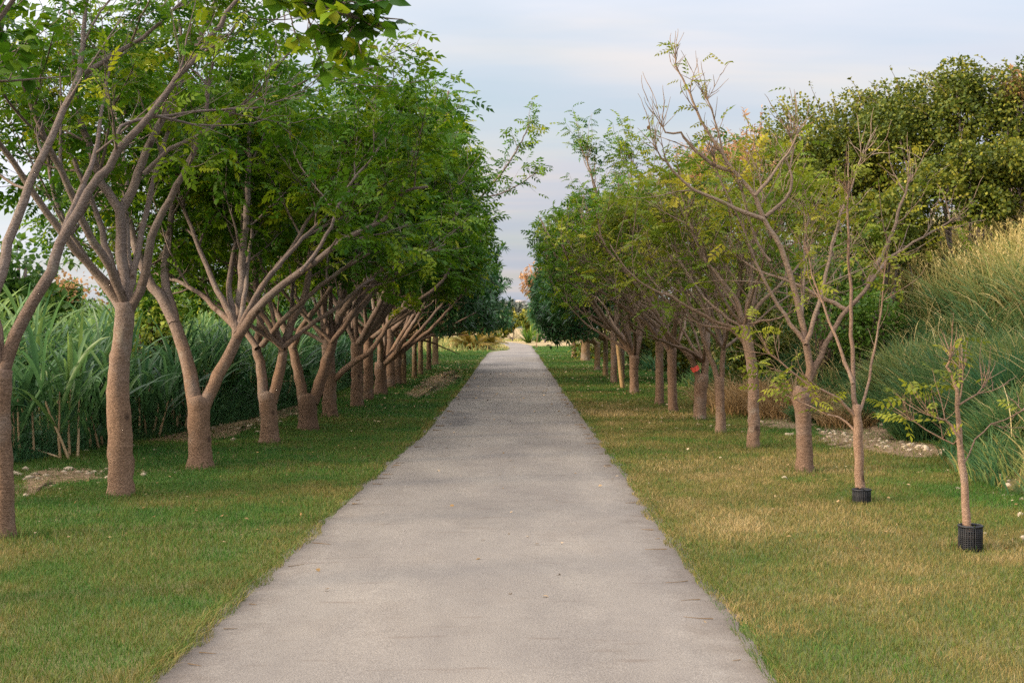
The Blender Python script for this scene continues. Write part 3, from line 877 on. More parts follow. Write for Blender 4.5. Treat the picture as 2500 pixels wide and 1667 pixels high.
fill(t, P(1457, 815, Y), 6, 1.0, 5.0, .5, 1.25, 2.8, 3.8, .05, t0=.28)
t.done()
G.update(leaf='pinfar', ls=.085)
gtree(tr, 'roadside_tree', 1410, 881, 16, 1.5, 8, 'trunk just past the leaning stake, first under the low dark leaves', 60, L=(3.2, 4.6), **G)
gtree(tr, 'roadside_tree', 1428, 872, 14, 1.5, 7, 'trunk glimpsed behind the leaning stake', 68, L=(3.2, 4.4), **G)
DR = 'dark glossy-leaved trees at the far end of the dry verge'
DK = dict(bark='tanbark', limbmat='tanbark', leafmat='darkleaf', leaf='ros', ls=.16, lsize=1.25, minz=.7, group=DR, base_tint=.48, bare=0, L2=1.2, L3=.6, els=((2, 45), (15, 75)), up2=-.03, sp2=.22, env=lambda p: p[0] > lin(p[1], [38, 48, 58, 68], [1.0, .5, .45, .8]) + max(0, 2.0 - p[2]) * .45 and p[2] < 5.2)
gtree(tr, 'mango_tree', 1391, 864, 12, 1.2, 8, 'dark glossy-leaved tree standing nearest to the leaning stake', 61, L=(2.4, 3.4), **DK)
gtree(tr, 'mango_tree', 1372, 851, 14, 1.0, 8, 'dark glossy-leaved tree in the middle of its group on the dry verge', 62, L=(2.4, 3.4), **DK)
gtree(tr, 'mango_tree', 1345, 829, 22, 1.0, 8, 'dark glossy-leaved tree with a short thick pale trunk, its leaves almost touching the grass', 63, L=(2.4, 3.4), **DK)
gtree(tr, 'mango_tree', 1319, 822, 12, 1.0, 7, 'last dark glossy-leaved tree of the dry verge, beside the far bend', 64, L=(2.2, 3.2), **{**DK, 'minz': 1.0})

# ------------------------------------------------------------------ the setting
def sheet(name, xs, ys, zf, mat, kind='structure'):
    X, Y = np.meshgrid(xs, ys)
    Z = zf(X, Y)
    ny, nx = X.shape
    i, j = np.meshgrid(np.arange(ny - 1), np.arange(nx - 1), indexing='ij')
    F = np.stack([i * nx + j, i * nx + j + 1, (i + 1) * nx + j + 1, (i + 1) * nx + j], -1).reshape(-1, 4)
    g = Geo()
    g.add(np.stack([X, Y, Z], -1), F)
    return tag(g.obj(name, mat), kind=kind)


def bank(X, Y):
    e = 5.0 + .35 * np.sin(Y * .35) + .5 * (fbm(X * 0, Y, .3, 5) - .5) - np.clip((Y - 22) * .02, 0, .9) + .95 * np.exp(-((Y - 17.6) / 2.0) ** 2)
    d = np.clip(X - e, 0, 60)
    h = .70 * d - .03 * d * d
    h = np.where(d > 9, .70 * 9 - .03 * 81 + (d - 9) * .05, h)
    h = h * np.clip((110 - Y) / 45, 0, 1) ** .8
    return h + np.where(d > .1, .35 * (fbm(X, Y, .5, 9) - .5) * np.clip(d / 2, 0, 1), 0), d


ax = np.concatenate([-np.geomspace(2500, 22, 24), np.linspace(-20, 20, 161), np.geomspace(22, 2500, 24)])
ay = np.concatenate([-np.geomspace(300, 12, 10), np.linspace(-10, 60, 141), np.geomspace(62, 3000, 40)])
sheet('ground', ax, ay, lambda X, Y: np.zeros_like(X), MAT['ground'])
sheet('hillside', np.concatenate([np.linspace(4.2, 16, 70), np.geomspace(16.5, 120, 14)]), np.concatenate([np.linspace(-12, 60, 110), np.linspace(61, 112, 40)]),
      lambda X, Y: bank(X, Y)[0] - np.where(bank(X, Y)[1] < .02, .06, 0), MAT['hill'])

def left_edge(y):
    return np.interp(y, [5.8, 8.5, 13.6, 19, 31, 45, 58], [-1.60, -1.56, -1.49, -1.33, -1.37, -1.47, -1.6])


# the path: straight to the crest, then swinging away to the left
g = Geo()
cl = [[0, -12], [0, 0], [0, 40], [0, 76], [.55, 84], [.65, 92], [.1, 108], [-1.4, 123], [-4.0, 137], [-9, 152], [-22, 174]]
c = smooth_path(np.array([[x - .24, y, 0] for x, y in cl]), .16)
t_ = unit(np.gradient(c, axis=0))
nrm = np.stack([t_[:, 1], -t_[:, 0], 0 * t_[:, 0]], -1)
yy = np.cumsum(np.linalg.norm(np.diff(c, axis=0, prepend=c[:1]), axis=1))
wL = -left_edge(c[:, 1]) - .18 + .10 * (fbm(yy, yy * 0, .9, 1) - .5) + .11 * (vnoise(yy, yy * 0, 5, 2) - .5)
wR = 1.43 + .10 * (fbm(yy, yy * 0, .8, 4) - .5) + .11 * (vnoise(yy, yy * 0, 4.5, 3) - .5)
wid = np.interp(c[:, 1], [76, 84], [1, .66])
prof = np.array([-1, -.97, -.7, -.35, 0, .35, .7, .97, 1])
hz = np.array([.004, .009, .014, .02, .024, .02, .014, .009, .004])
V = c[:, None] + nrm[:, None] * np.where(prof[None, :, None] < 0, prof[None, :, None] * (wL * wid)[:, None, None], prof[None, :, None] * (wR * wid)[:, None, None])
V[:, :, 2] = hz
n, k = V.shape[:2]
i, j = np.meshgrid(np.arange(n - 1), np.arange(k - 1), indexing='ij')
g.add(V, np.stack([i * k + j, i * k + j + 1, (i + 1) * k + j + 1, (i + 1) * k + j], -1).reshape(-1, 4))
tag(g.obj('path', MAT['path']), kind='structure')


def blades(g, pos, h, w, lean, tint, rng, seg=2, zrot=None, droop=1.0):
    """grass blades: base points, heights, half widths, sideways lean at the tip"""
    n = len(pos)
    if not n:
        return
    a = rng.uniform(0, 6.283, n) if zrot is None else zrot
    dx, dy = np.cos(a), np.sin(a)
    b = rng.uniform(0, 6.283, n)
    sx, sy = np.cos(b), np.sin(b)
    P_, h, w, lean = np.asarray(pos), np.broadcast_to(h, (n,)), np.broadcast_to(w, (n,)), np.broadcast_to(lean, (n,))
    rows = []
    for k in range(seg):
        s = k / seg
        ww = w * (1 - .55 * s) if k else w * .8
        off = lean * s ** 1.8
        z = h * (s - droop * .28 * (lean / np.maximum(h, .01)) * s ** 3)
        for sg in (-1, 1):
            rows.append(np.stack([P_[:, 0] + dx * off + sg * sx * ww, P_[:, 1] + dy * off + sg * sy * ww, P_[:, 2] + z], -1))
    z = h * (1 - droop * .28 * (lean / np.maximum(h, .01)))
    rows.append(np.stack([P_[:, 0] + dx * lean, P_[:, 1] + dy * lean, P_[:, 2] + z], -1))
    V = np.stack(rows, 1)
    m = V.shape[1]
    o = (np.arange(n) * m)[:, None]
    Fq = [np.array([2 * k, 2 * k + 1, 2 * k + 3, 2 * k + 2])[None] + o for k in range(seg - 1)]
    Ft = np.array([2 * seg - 2, 2 * seg - 1, 2 * seg])[None] + o
    g.add(V.reshape(-1, 3), Fq + [Ft], np.repeat(np.clip(tint, 0, 1), m))


def in_view(x, y, pad=1.2):
    return (x > -y * .405 - pad) & (x < y * .397 + pad)


POLY = {
    'mulch_patch': [[(1880, 985), (1960, 975), (2060, 1000), (2150, 1025), (2175, 1045), (2090, 1050), (1990, 1035), (1890, 1020)]],
    'bare_soil': [[(20, 1120), (120, 1075), (230, 1082), (240, 1100), (150, 1110), (60, 1140)],
                  [(330, 1010), (430, 975), (560, 955), (680, 930), (690, 950), (600, 975), (520, 1005), (430, 1015)],
                  [(1730, 965), (1800, 955), (1880, 962), (1900, 975), (1820, 985), (1740, 980)],
                  [(930, 905), (985, 868), (1040, 850), (1060, 862), (1020, 892), (970, 915)]],
}


def in_poly(x, y):
    """1 inside the bare patches, with a ragged border"""
    x = x + .25 * (vnoise(x, y, 2.2, 71) - .5)
    y = y + .7 * (vnoise(x, y, 2.2, 72) - .5)
    hit = np.zeros(len(x), bool)
    for lst in POLY.values():
        for pl in lst:
            q = np.array([P(a, b, depth(b))[:2] for a, b in pl])
            c = np.zeros(len(x), bool)
            for i in range(len(q)):
                (xa, ya), (xb, yb) = q[i - 1], q[i]
                c ^= ((ya > y) != (yb > y)) & (x < (xb - xa) * (y - ya) / (yb - ya + 1e-9) + xa)
            hit |= c
    return hit


def lawn(name, x0, x1, seed, tone, dens):
    r = rng_(seed)
    g = Geo()
    for ya, yb, d, wf in ((4.6, 9, 5200, 1), (9, 14, 3300, 1.3), (14, 22, 1700, 1.8), (22, 36, 700, 2.8), (36, 62, 260, 4.5), (62, 100, 90, 8)):
        n = int((x1 - x0) * (yb - ya) * d * dens)
        x, y = r.uniform(x0, x1, n), r.uniform(ya, yb, n)
        edge = .12 * (vnoise(y, y * 0, 3.3, seed) - .5) + .16 * (fbm(y, y * 0, .9, 3) - .5)
        k = in_view(x, y, 2.2) & (bank(x, y)[1] < .6)
        k &= np.where(x < 0, x < left_edge(y) - .02 + edge, x > 1.12 + edge)
        k &= r.random(n) > .8 * in_poly(x, y)
        x, y = x[k], y[k]
        patch = fbm(x, y, .55, seed)
        fine = fbm(x, y, 3.0, seed + 3)
        ti = tone(x, y) + (patch - .5) * .75 + (fine - .5) * .5 + r.normal(scale=.13, size=len(x))
        h = r.uniform(.022, .05, len(x)) * (1 + .6 * (fine - .3)) * min(1.5, wf ** .3)
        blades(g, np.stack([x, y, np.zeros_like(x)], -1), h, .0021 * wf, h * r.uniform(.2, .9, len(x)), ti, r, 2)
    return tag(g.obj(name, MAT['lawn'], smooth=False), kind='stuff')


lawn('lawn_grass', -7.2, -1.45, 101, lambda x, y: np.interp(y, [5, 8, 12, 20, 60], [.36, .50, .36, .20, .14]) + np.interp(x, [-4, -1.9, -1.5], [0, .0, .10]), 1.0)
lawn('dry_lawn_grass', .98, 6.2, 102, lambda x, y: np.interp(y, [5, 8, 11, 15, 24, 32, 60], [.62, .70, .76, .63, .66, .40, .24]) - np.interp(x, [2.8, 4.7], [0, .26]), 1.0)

# longer dry fringe leaning in over both edges of the path
r = rng_(103)
g = Geo()
for side in (-1, 1):
    n = 11000
    y = 4.6 + 60 * r.random(n) ** 2.2
    e = left_edge(y) - .02 if side < 0 else 1.13
    amp = np.clip(fbm(y, y * 0, 1.1, 11 + side) * 2.6 - .75, 0.0, 1.3)
    x = e + side * (.02 + .13 * r.random(n)) - side * .03
    h = (.025 + .055 * r.random(n)) * (.6 + .7 * amp)
    wf = np.clip(y / 8, 1, 6)
    az = np.where(r.random(n) < .8, (0 if side < 0 else math.pi) + r.normal(scale=.7, size=n), r.uniform(0, 6.28, n))
    kp = (r.random(n) < .35 + .5 * amp) & in_view(x, y)
    blades(g, np.stack([x, y, np.full(n, .002)], -1)[kp], h[kp], (.0021 * wf)[kp], (h * r.uniform(.5, 1.3, n))[kp], (.34 + .2 * amp + r.normal(scale=.16, size=n))[kp], r, 2, az[kp])
for o in list(C.objects):
    if o.get('category') in ('tree', 'sapling') and o.parent is None and abs(o.location.x) < 4.6 and 5 < o.location.y < 40 and o.location.z == 0:
        n = 110
        q = r.uniform(0, 6.283, n)
        R = (.05 if o.get('category') == 'sapling' else .125) + .12 * r.random(n) ** 2
        h = r.uniform(.04, .12, n)
        blades(g, np.stack([o.location.x + R * np.cos(q), o.location.y + R * np.sin(q), 0 * q], -1), h, .0024 * max(1, o.location.y / 9), h * r.uniform(.2, .9, n), .42 + r.normal(scale=.2, size=n), r, 2)
tag(g.obj('verge_grass', MAT['lawn'], smooth=False), kind='stuff')

# creeping runners of grass that have grown across the edge of the path
g = Geo()
for k in range(56):
    side = -1 if k % 2 else 1
    y = 5.3 + 30 * r.random() ** 1.5
    x = float(left_edge(y)) + .05 if side < 0 else 1.06
    L = r.uniform(.04, .17)
    d = np.array([-side, r.normal(scale=.35), 0])
    c = curve([x, y, .012], d, L, 4, 0, .12, r)
    c[:, 2] = .016
    tube(g, c, np.linspace(.0024, .001, 5) * max(1, y / 9), 4, .05 + .3 * r.random())
tag(g.obj('creeping_runners', MAT['litter']), kind='stuff')

# ---- long grass and cane-like grass on the bank
r = rng_(110)
g, gd = Geo(), Geo()
nt = 17000
yt = 10 + 50 * r.random(nt) ** 1.3
xt = r.uniform(4.3, 14.5, nt)
_, dt_ = bank(xt, yt)
k = in_view(xt, yt, 2.5) & (dt_ > .02) & (r.random(nt) < np.clip(1.25 - yt / 70, .3, 1)) & (dt_ < 10) & (r.random(nt) > .97 * in_poly(xt, yt))
xt, yt, dt_ = xt[k], yt[k], dt_[k]
per = 11
nt = len(xt)
goldt = np.clip((dt_ - 2.0 + 2.2 * (fbm(xt, yt, .45, 21) - .5)) / 1.7, 0, 1)
azt, ht, tt = r.normal(loc=math.pi, scale=1.3, size=nt), r.uniform(.65, 1.2, nt), r.normal(scale=.11, size=nt)
R_ = lambda q: np.repeat(q, per)
x, y, gold = R_(xt) + r.normal(scale=.06, size=nt * per), R_(yt) + r.normal(scale=.06, size=nt * per), R_(goldt)
hz_, d = bank(x, y)
hcl, tcl, az = R_(ht), R_(tt), R_(azt) + r.normal(scale=.75, size=nt * per)
# bare, browned patches low on the bank
bare = fbm(x, y, .8, 31)
k = (bare > .36) | (d > 2.5) | (r.random(len(x)) < .25)
x, y, hz_, d, gold, bare, hcl, tcl, az = x[k], y[k], hz_[k], d[k], gold[k], bare[k], hcl[k], tcl[k], az[k]
n = len(x)
h = np.where(gold > .5, r.uniform(.45, 1.15, n), r.uniform(.2, .5, n)) * hcl
ti = .18 + .44 * gold + .2 * (fbm(x, y, .9, 25) - .5) + tcl + r.normal(scale=.06, size=n) + np.where(bare < .42, .25, 0) * (gold < .5)
wf = np.clip(y / 15, .8, 3)
blades(g, np.stack([x, y, hz_ - .03], -1), h, .0105 * wf, h * r.uniform(.3, 1.05, n), ti + .3 * (r.random(n) < .14), r, 4, az, r.uniform(.3, 1.5, n))
tag(g.obj('bank_grass', MAT['longgrass'], smooth=False), kind='stuff')
# ripe seed stems above it
kk = (gold > .55) & (r.random(n) < .14)
m = int(kk.sum())
hs = r.uniform(.8, 1.35, m)
pos = np.stack([x[kk], y[kk], hz_[kk]], -1)
blades(gd, pos, hs, .0055 * wf[kk], hs * r.uniform(.1, .4, m), .75 + r.normal(scale=.1, size=m), r, 4, az[kk], .6)
for q in range(0, m, 2):
    tip = pos[q] + np.array([math.cos(az[kk][q]) * hs[q] * .25, math.sin(az[kk][q]) * hs[q] * .25, hs[q] * .93])
    mm = 9
    pp = tip[None] + np.stack([r.normal(scale=.015, size=mm), r.normal(scale=.015, size=mm), r.uniform(-.16, .05, mm)], -1)
    put_leaves(gd, 'strip', pp, r.normal(scale=.3, size=(mm, 3)) + [0, 0, 1.0], .85, .6, r)
tag(gd.obj('seed_stems', MAT['longgrass'], smooth=False), kind='stuff')


def tussock(px, py, Y, R, hh, nb, tone, seed, label, name='grass_tussock', cat='grass tussock', group='big tussocks on the bank'):
    """a mound of long blades arching outwards and down from one crown"""
    r = rng_(seed)
    nb = int(nb * .62)
    p = P(px, py, Y)
    z = float(bank(np.array([p[0]]), np.array([Y]))[0][0])
    g = Geo()
    a = r.uniform(0, 6.283, nb)
    rr = R * .5 * np.sqrt(r.random(nb))
    base = np.stack([rr * np.cos(a), rr * np.sin(a), np.zeros(nb)], -1)
    zb = bank(base[:, 0] + p[0], base[:, 1] + Y)[0] - z
    base[:, 2] = zb - .05
    h = hh * r.uniform(.4, 1.15, nb) * (1.15 - .5 * rr / R)
    blades(g, base, h, .0095 * max(1, Y / 16), h * r.uniform(.25, 1.15, nb) * (.5 + rr / R), tone + r.normal(scale=.1, size=nb) + .25 * (fbm(base[:, 0], base[:, 1], 2, seed) - .5) + .3 * (r.random(nb) < .07), r, 5, a + r.normal(scale=.95, size=nb), r.uniform(.5, 1.8, nb))
    o = empty(name, (p[0], Y, z))
    g.obj('leaves', MAT['longgrass'], o, smooth=False)
    tag(o, label, cat, group)


for args in [
    (2190, 850, 18.5, 1.1, 1.15, 4200, .27, 1, 'big rounded grey-green tussock halfway up the bank, above the sapling in the larger guard'),
    (2330, 830, 17.5, 1.0, 1.05, 3800, .42, 2, 'pale feathery tussock at the right edge, beside the big rounded grey-green one'),
    (2300, 965, 15.6, .8, .85, 3400, .13, 3, 'bluish dark green tussock low on the bank right of the sapling in the larger guard'),
    (2120, 985, 18.2, .75, .6, 2600, .18, 4, 'low spreading green tussock by the mulch patch, between the two guarded saplings'),
    (2330, 1080, 14.3, .75, .55, 2800, .2, 5, 'bright green tussock at the very foot of the bank by the right edge'),
    (2010, 960, 20.5, .7, .55, 2200, .2, 6, 'small green tussock behind the pale-stemmed sapling'),
    (2080, 800, 21.0, .9, .9, 3000, .45, 7, 'yellowing tussock on the slope just left of the big rounded grey-green one'),
    (1860, 970, 21.5, .5, .4, 1500, .09, 8, 'low bright green tuft right behind the swollen bole'),
]:
    tussock(*args)

# browned tangle at the foot of the bank, behind the trees
r = rng_(120)
g = Geo()
for (px, py, Y, R, hh, nn) in ((1750, 930, 23.5, .9, .95, 1500), (1820, 905, 22.5, .7, .8, 1100), (1690, 905, 25.5, .8, .8, 900), (1960, 890, 20.5, .55, .55, 800), (2150, 900, 18.3, .4, .3, 500)):
    p = P(px, py, Y)
    a = r.uniform(0, 6.283, nn)
    q = R * np.sqrt(r.random(nn))
    x, y = p[0] + q * np.cos(a), Y + q * np.sin(a)
    zz = bank(x, y)[0] + r.random(nn) * hh * .5 * (1 - q / R)
    h = hh * r.uniform(.3, .9, nn)
    blades(g, np.stack([x, y, zz], -1), h, .006, h * r.uniform(.5, 1.6, nn), .4 + r.normal(scale=.2, size=nn), r, 4, a + r.normal(scale=1.0, size=nn), 1.6)
tag(g.obj('dry_brush', MAT['straw'], smooth=False), kind='stuff')


# ---- shrubs and trees behind the rows
def shrub(name, cat, px, py, Y, rx, rz, label, seed, leaf='ova', mat='shrubleaf', n=5200, lsize=1.0, sprays=8, group=None, tone=.38, ground=None, ry=None, blobs=16, stem='limb', gap=.0, stems=5):
    """centre of the crown at px, py; a lumpy mass of leaf clumps carried on a few stems"""
    r = rng_(seed)
    c = P(px, py, Y)
    gz = float(bank(np.array([c[0]]), np.array([Y]))[0][0]) if ground is None else ground
    ry = ry or rx
    o = empty(name, (c[0], Y, gz))
    tag(o, label, cat, group)
    base = np.array([c[0], Y, gz])
    cc = c - base
    g, s = Geo(), Geo()
    u = unit(r.normal(size=(blobs, 3)))
    u[:, 2] *= np.where(u[:, 2] < 0, 1.15, 1)
    bc = cc + u * np.array([rx, ry, rz]) * r.uniform(.35, .8, (blobs, 1))
    br = r.uniform(.3, .52, blobs) * min(rx, rz)
    per = max(20, n // blobs)
    for q in range(blobs):
        v = unit(r.normal(size=(per, 3)))
        rr = br[q] * (.55 + .55 * r.random(per) ** .5)
        p_ = bc[q] + v * rr[:, None] * np.array([1.1, 1.1, .9])
        keep = (fbm(p_[:, 0] + p_[:, 2], p_[:, 1] + p_[:, 2] * .7, 2.2, seed) > .26 + gap) & (p_[:, 2] > -.05)
        p_, v = p_[keep], v[keep]
        ti = tone + r.normal(scale=.13, size=len(p_)) + r.normal(scale=.06)
        put_leaves(g, leaf, p_, v * .6 + r.normal(scale=.6, size=v.shape) + [0, 0, -.25], np.clip(ti, 0, 1), lsize, r, .7)
        e = bc[q] + r.normal(scale=.05, size=3)
        mid = (e + np.array([0, 0, 0])) * .5 + r.normal(scale=.12, size=3) * rx
        mid[2] = max(mid[2], .1)
        if q < stems * 2:
            tube(s, smooth_path(np.array([[r.normal(scale=.12), r.normal(scale=.12), -.1], mid, e]), .25), .03 if q < stems else .014, 5)
    for q in range(sprays):
        a = r.uniform(0, 6.283)
        d = unit(np.array([math.cos(a), math.sin(a) * .6, r.uniform(.2, 1.0)]))
        p0 = cc + d * np.array([rx, ry, rz]) * .8
        L = r.uniform(.5, 1.2) * min(1.2, rx * .6)
        cv = curve(p0, d + np.array([0, 0, .4]), L, 8, -.10, .07, r)
        tube(s, cv, np.linspace(.009, .003, 9), 4)
        m = int(L / .045)
        ii = r.integers(0, 8, m)
        p_ = cv[ii] + (cv[ii + 1] - cv[ii]) * r.random((m, 1))
        ax_ = r.normal(size=(m, 3)) * .7 + unit(cv[-1] - cv[0]) * .5
        put_leaves(g, leaf, p_, ax_, np.clip(tone + .2 + r.normal(scale=.12, size=m), 0, 1), lsize, r, .6)
    s.obj('stems' if name != 'tree' else 'trunk', MAT[stem], o)
    g.obj('crown', MAT[mat], o, smooth=False)
    return o


HG = 'leafy thicket along the top of the bank'
for a in [
    ('shrub', 'shrub', 1905, 365, 30, 1.45, 1.75, 'round-leaved shrub at the lower end of the thicket, sprays arching against the sky', 201, 'ova', 'shrubleaf', 12593, .95, 14, HG),
    ('shrub', 'shrub', 2085, 330, 29, 1.35, 1.75, 'round-leaved shrub in the middle of the thicket, topped by two long upright sprays', 202, 'ova', 'shrubleaf', 12593, .95, 14, HG),
    ('shrub', 'shrub', 2230, 300, 28, 1.35, 1.65, 'dense dark round-leaved shrub just above the golden grass of the bank', 203, 'ova', 'shrubleaf', 12593, .95, 10, HG),
    ('shrub', 'shrub', 2370, 280, 28, 1.2, 1.6, 'round-leaved shrub cut by the right edge, with rusty dead leaves on its top', 204, 'ova', 'shrubleaf', 11625, .95, 10, HG),
    ('shrub', 'shrub', 1995, 340, 30.5, 1.3, 1.8, 'round-leaved shrub second from the lower end of the thicket, filling the dip in its skyline', 217, 'ova', 'shrubleaf', 11000, .95, 16, HG),
    ('shrub', 'shrub', 1835, 400, 32, 1.1, 1.3, 'olive shrub at the very end of the thicket, next to the dry orange-leaved tree', 216, 'ova', 'shrubleaf', 8125, .95, 12, HG),
    ('shrub', 'shrub', 2040, 520, 26, 1.25, 1.0, 'low shrub on the upper slope behind the half-bare tree', 205, 'ova', 'shrubleaf', 8137, .95, 8, HG),
    ('shrub', 'shrub', 2200, 430, 26, 1.2, .85, 'shaded low shrub directly above the tallest golden grass', 206, 'ova', 'shrubleaf', 8137, .95, 6, HG),
    ('shrub', 'shrub', 2350, 410, 26, 1.0, .8, 'shaded low shrub above the grass by the right edge', 207, 'ova', 'shrubleaf', 7362, .95, 6, HG),
    ('shrub', 'shrub', 1880, 640, 25.5, 1.15, 1.15, 'bushy shrub halfway down the bank, seen through the half-bare tree', 208, 'ova', 'bushleaf', 4200, 1.0, 8, HG),
    ('shrub', 'shrub', 1990, 730, 24, .8, .7, 'small bushy shrub on the slope above the browned tangle', 209, 'ova', 'bushleaf', 2600, .9, 6, HG),
    ('shrub', 'shrub', 1800, 520, 33, 1.35, 1.5, 'green bush behind the half-bare tree, below the dry orange one', 210, 'ova', 'bushleaf', 4200, 1.2, 8, HG),
    ('shrub', 'shrub', 1740, 760, 29, 1.2, 1.2, 'shaded bush at the foot of the bank behind the twin-stemmed tree', 211, 'ova', 'shrubleaf', 4200, 1.1, 6, HG),
    ('shrub', 'shrub', 1650, 640, 36, 1.5, 1.9, 'tall shaded bush behind the taped tree', 212, 'ova', 'shrubleaf', 4500, 1.3, 6, HG),
    ('shrub', 'shrub', 1570, 800, 38, 1.3, 1.1, 'low shaded bush between the trunks on the dry verge', 213, 'ova', 'shrubleaf', 3200, 1.3, 4, HG),
    ('shrub', 'shrub', 1480, 760, 48, 1.8, 1.7, 'shaded bush far along the foot of the bank', 214, 'ovabig', 'shrubleaf', 3600, 1.2, 4, HG),
    ('shrub', 'shrub', 1400, 780, 62, 2.0, 1.6, 'farthest shaded bush behind the dark glossy-leaved trees', 215, 'ovabig', 'shrubleaf', 3200, 1.4, 4, HG),
]:
    shrub(*a)
# dry orange trees that catch the last sun
shrub('tree', 'tree', 1735, 372, 40, 1.6, 1.15, 'dry orange-leaved tree glowing behind the half-bare tree', 220, 'strip', 'dryleaf', 4200, 1.5, 14, 'dry orange-leaved trees', gap=.06)
shrub('tree', 'tree', 1635, 385, 46, 1.1, .9, 'smaller dry orange-leaved tree showing above the green crowns of the row', 222, 'strip', 'dryleaf', 2200, 1.6, 10, 'dry orange-leaved trees', gap=.06)
shrub('tree', 'tree', 1236, 650, 92, 1.1, 1.2, 'distant dry orange-leaved tree peeping out beside the gap of sky', 221, 'strip', 'dryleaf', 1600, 3.2, 6, 'dry orange-leaved trees', gap=.05, ground=0, stems=1)
shrub('shrub', 'shrub', 2330, 205, 27.6, .55, .35, 'patch of rusty dead-leaved scrub on the crest at the right edge', 223, 'strip', 'dryleaf', 700, 1.3, 4, HG, gap=.02, tone=.1)

# left: behind the cane
LB = 'bushes and trees behind the cane field'
for a in [
    ('tree', 'tree', 20, 640, 23, 1.1, .95, 'dark broad-leaved tree by the left edge behind the cane', 230, 'ovabig', 'bushleaf', 2600, 1.1, 8, LB, .2),
    ('shrub', 'shrub', 150, 690, 33, 1.0, .55, 'bush with rusty red flowers behind the cane, under the patch of white sky', 231, 'ova', 'bushleaf', 2600, 1.2, 8, LB, .3),
    ('shrub', 'shrub', 330, 690, 42, 1.5, .9, 'bush behind the pillar-like trunk, on the far side of the cane', 232, 'ovabig', 'bushleaf', 2400, 1.1, 5, LB, .4),
    ('tree', 'tree', 480, 690, 36, 1.2, .95, 'sunlit yellow-green tree between the low fork and the cane', 233, 'ova', 'bushleaf', 3600, 1.2, 6, LB, .6),
    ('tree', 'tree', 640, 690, 52, 2.4, 1.9, 'tall bush behind the broad V-shaped trunk', 234, 'ovabig', 'bushleaf', 3600, 1.3, 5, LB, .45),
    ('tree', 'tree', 800, 700, 66, 3.0, 2.4, 'leafy tree far behind the middle of the green verge', 235, 'ovabig', 'bushleaf', 3600, 1.6, 5, LB, .4),
    ('tree', 'tree', 895, 725, 74, 2.2, 1.6, 'leafy tree behind the slim tan trunks', 236, 'ovabig', 'bushleaf', 3400, 1.8, 5, LB, .5),
    ('shrub', 'shrub', 545, 905, 24.5, .8, .42, 'blue-green creeping bush at the foot of the cane behind the low-forked tree', 237, 'ova', 'darkleaf', 2400, 1.0, 4, LB, .45),
    ('shrub', 'shrub', 690, 890, 29, .8, .45, 'blue-green creeping bush behind the broad V-shaped trunk', 238, 'ova', 'darkleaf', 2000, 1.1, 4, LB, .45),
    ('shrub', 'shrub', 800, 860, 36, 1.0, .5, 'creeping bush behind the reddish straight trunk', 239, 'ova', 'darkleaf', 2000, 1.2, 4, LB, .55),
    ('shrub', 'shrub', 345, 760, 21.5, .5, .6, 'yellowish spindly shrub in the cane right of the pillar-like trunk', 240, 'ova', 'bushleaf', 900, 1.2, 8, LB, .75),
]:
    shrub(*a, ground=0)
r = rng_(241)
p = P(150, 665, 32.2)
g = Geo()
m = 260
put_leaves(g, 'ova', p - [p[0], p[1], 0] + np.stack([r.normal(scale=.45, size=m), r.normal(scale=.3, size=m), r.normal(scale=.22, size=m)], -1), r.normal(size=(m, 3)), .3, 1.3, r)
fl = [o for o in C.objects if o.get('label', '').startswith('bush with rusty red')][0]
w = g.obj('blossom', MAT['dryleaf'], fl, smooth=False)
w.location = (p[0] - fl.location.x, p[1] - fl.location.y, 0)


# ---- the cane
def cane_clump(g, gs, o, r, hs, nst, L, tone, wid=.03, fan=10):
    for s in range(nst):
        b = np.array(o) + np.array([r.normal(scale=.13), r.normal(scale=.13), 0])
        d = unit(np.array([r.normal(scale=.16), r.normal(scale=.16), 1]))
        h = hs * r.uniform(.7, 1.15)
        cv = curve(b - [0, 0, .04], d, h, 6, .04, .035, r)
        tube(gs, cv, np.linspace(.019, .010, 7), 6, r.random())
        n = fan
        az = r.uniform(0, 6.28)
        for k in range(n):
            u = .35 + .65 * k / (n - 1)
            j = min(5, int(u * 6))
            p0 = cv[j] + (cv[j + 1] - cv[j]) * (u * 6 - j) if j < 6 else cv[-1]
            az += math.pi + r.normal(scale=.55)
            el = rad(r.uniform(58, 80)) * (.72 + .3 * u)
            dd = np.array([math.cos(az) * math.cos(el), math.sin(az) * math.cos(el), math.sin(el)])
            Lk = L * r.uniform(.65, 1.1) * (1.1 - .25 * u)
            nn = 8
            pts, p_, d_ = [p0], p0.copy(), dd.copy()
            for q in range(nn):
                d_ = unit(d_ + np.array([0, 0, -.05 - .34 * (q / nn) ** 1.6 * r.uniform(.5, 1.6)]))
                p_ = p_ + d_ * Lk / nn
                pts.append(p_.copy())
            pts = np.array(pts)
            sd = unit(np.cross(dd, [0, 0, 1.0]) + r.normal(scale=.25, size=3))
            wv = wid * r.uniform(.75, 1.25) * np.array([.5, .9, 1, 1, .95, .85, .65, .4, .06])
            upn = np.cross(sd, unit(np.gradient(pts, axis=0)))
            A_ = pts + sd * wv[:, None] + upn * (wv * .25)[:, None]
            B_ = pts - sd * wv[:, None] + upn * (wv * .25)[:, None]
            V = np.stack([A_, pts, B_], 1).reshape(-1, 3)
            i_ = np.arange(nn)[:, None] * 3
            F = np.concatenate([i_ + np.array([0, 1, 4, 3]), i_ + np.array([1, 2, 5, 4])])
            g.add(V, F, min(1, max(0, tone + r.normal(scale=.1) - .1 * (1 - u))))


def cane_edge(y):
    return np.interp(y, [0, 15, 22, 30, 60], [-6.1, -6.2, -4.95, -4.75, -4.8])


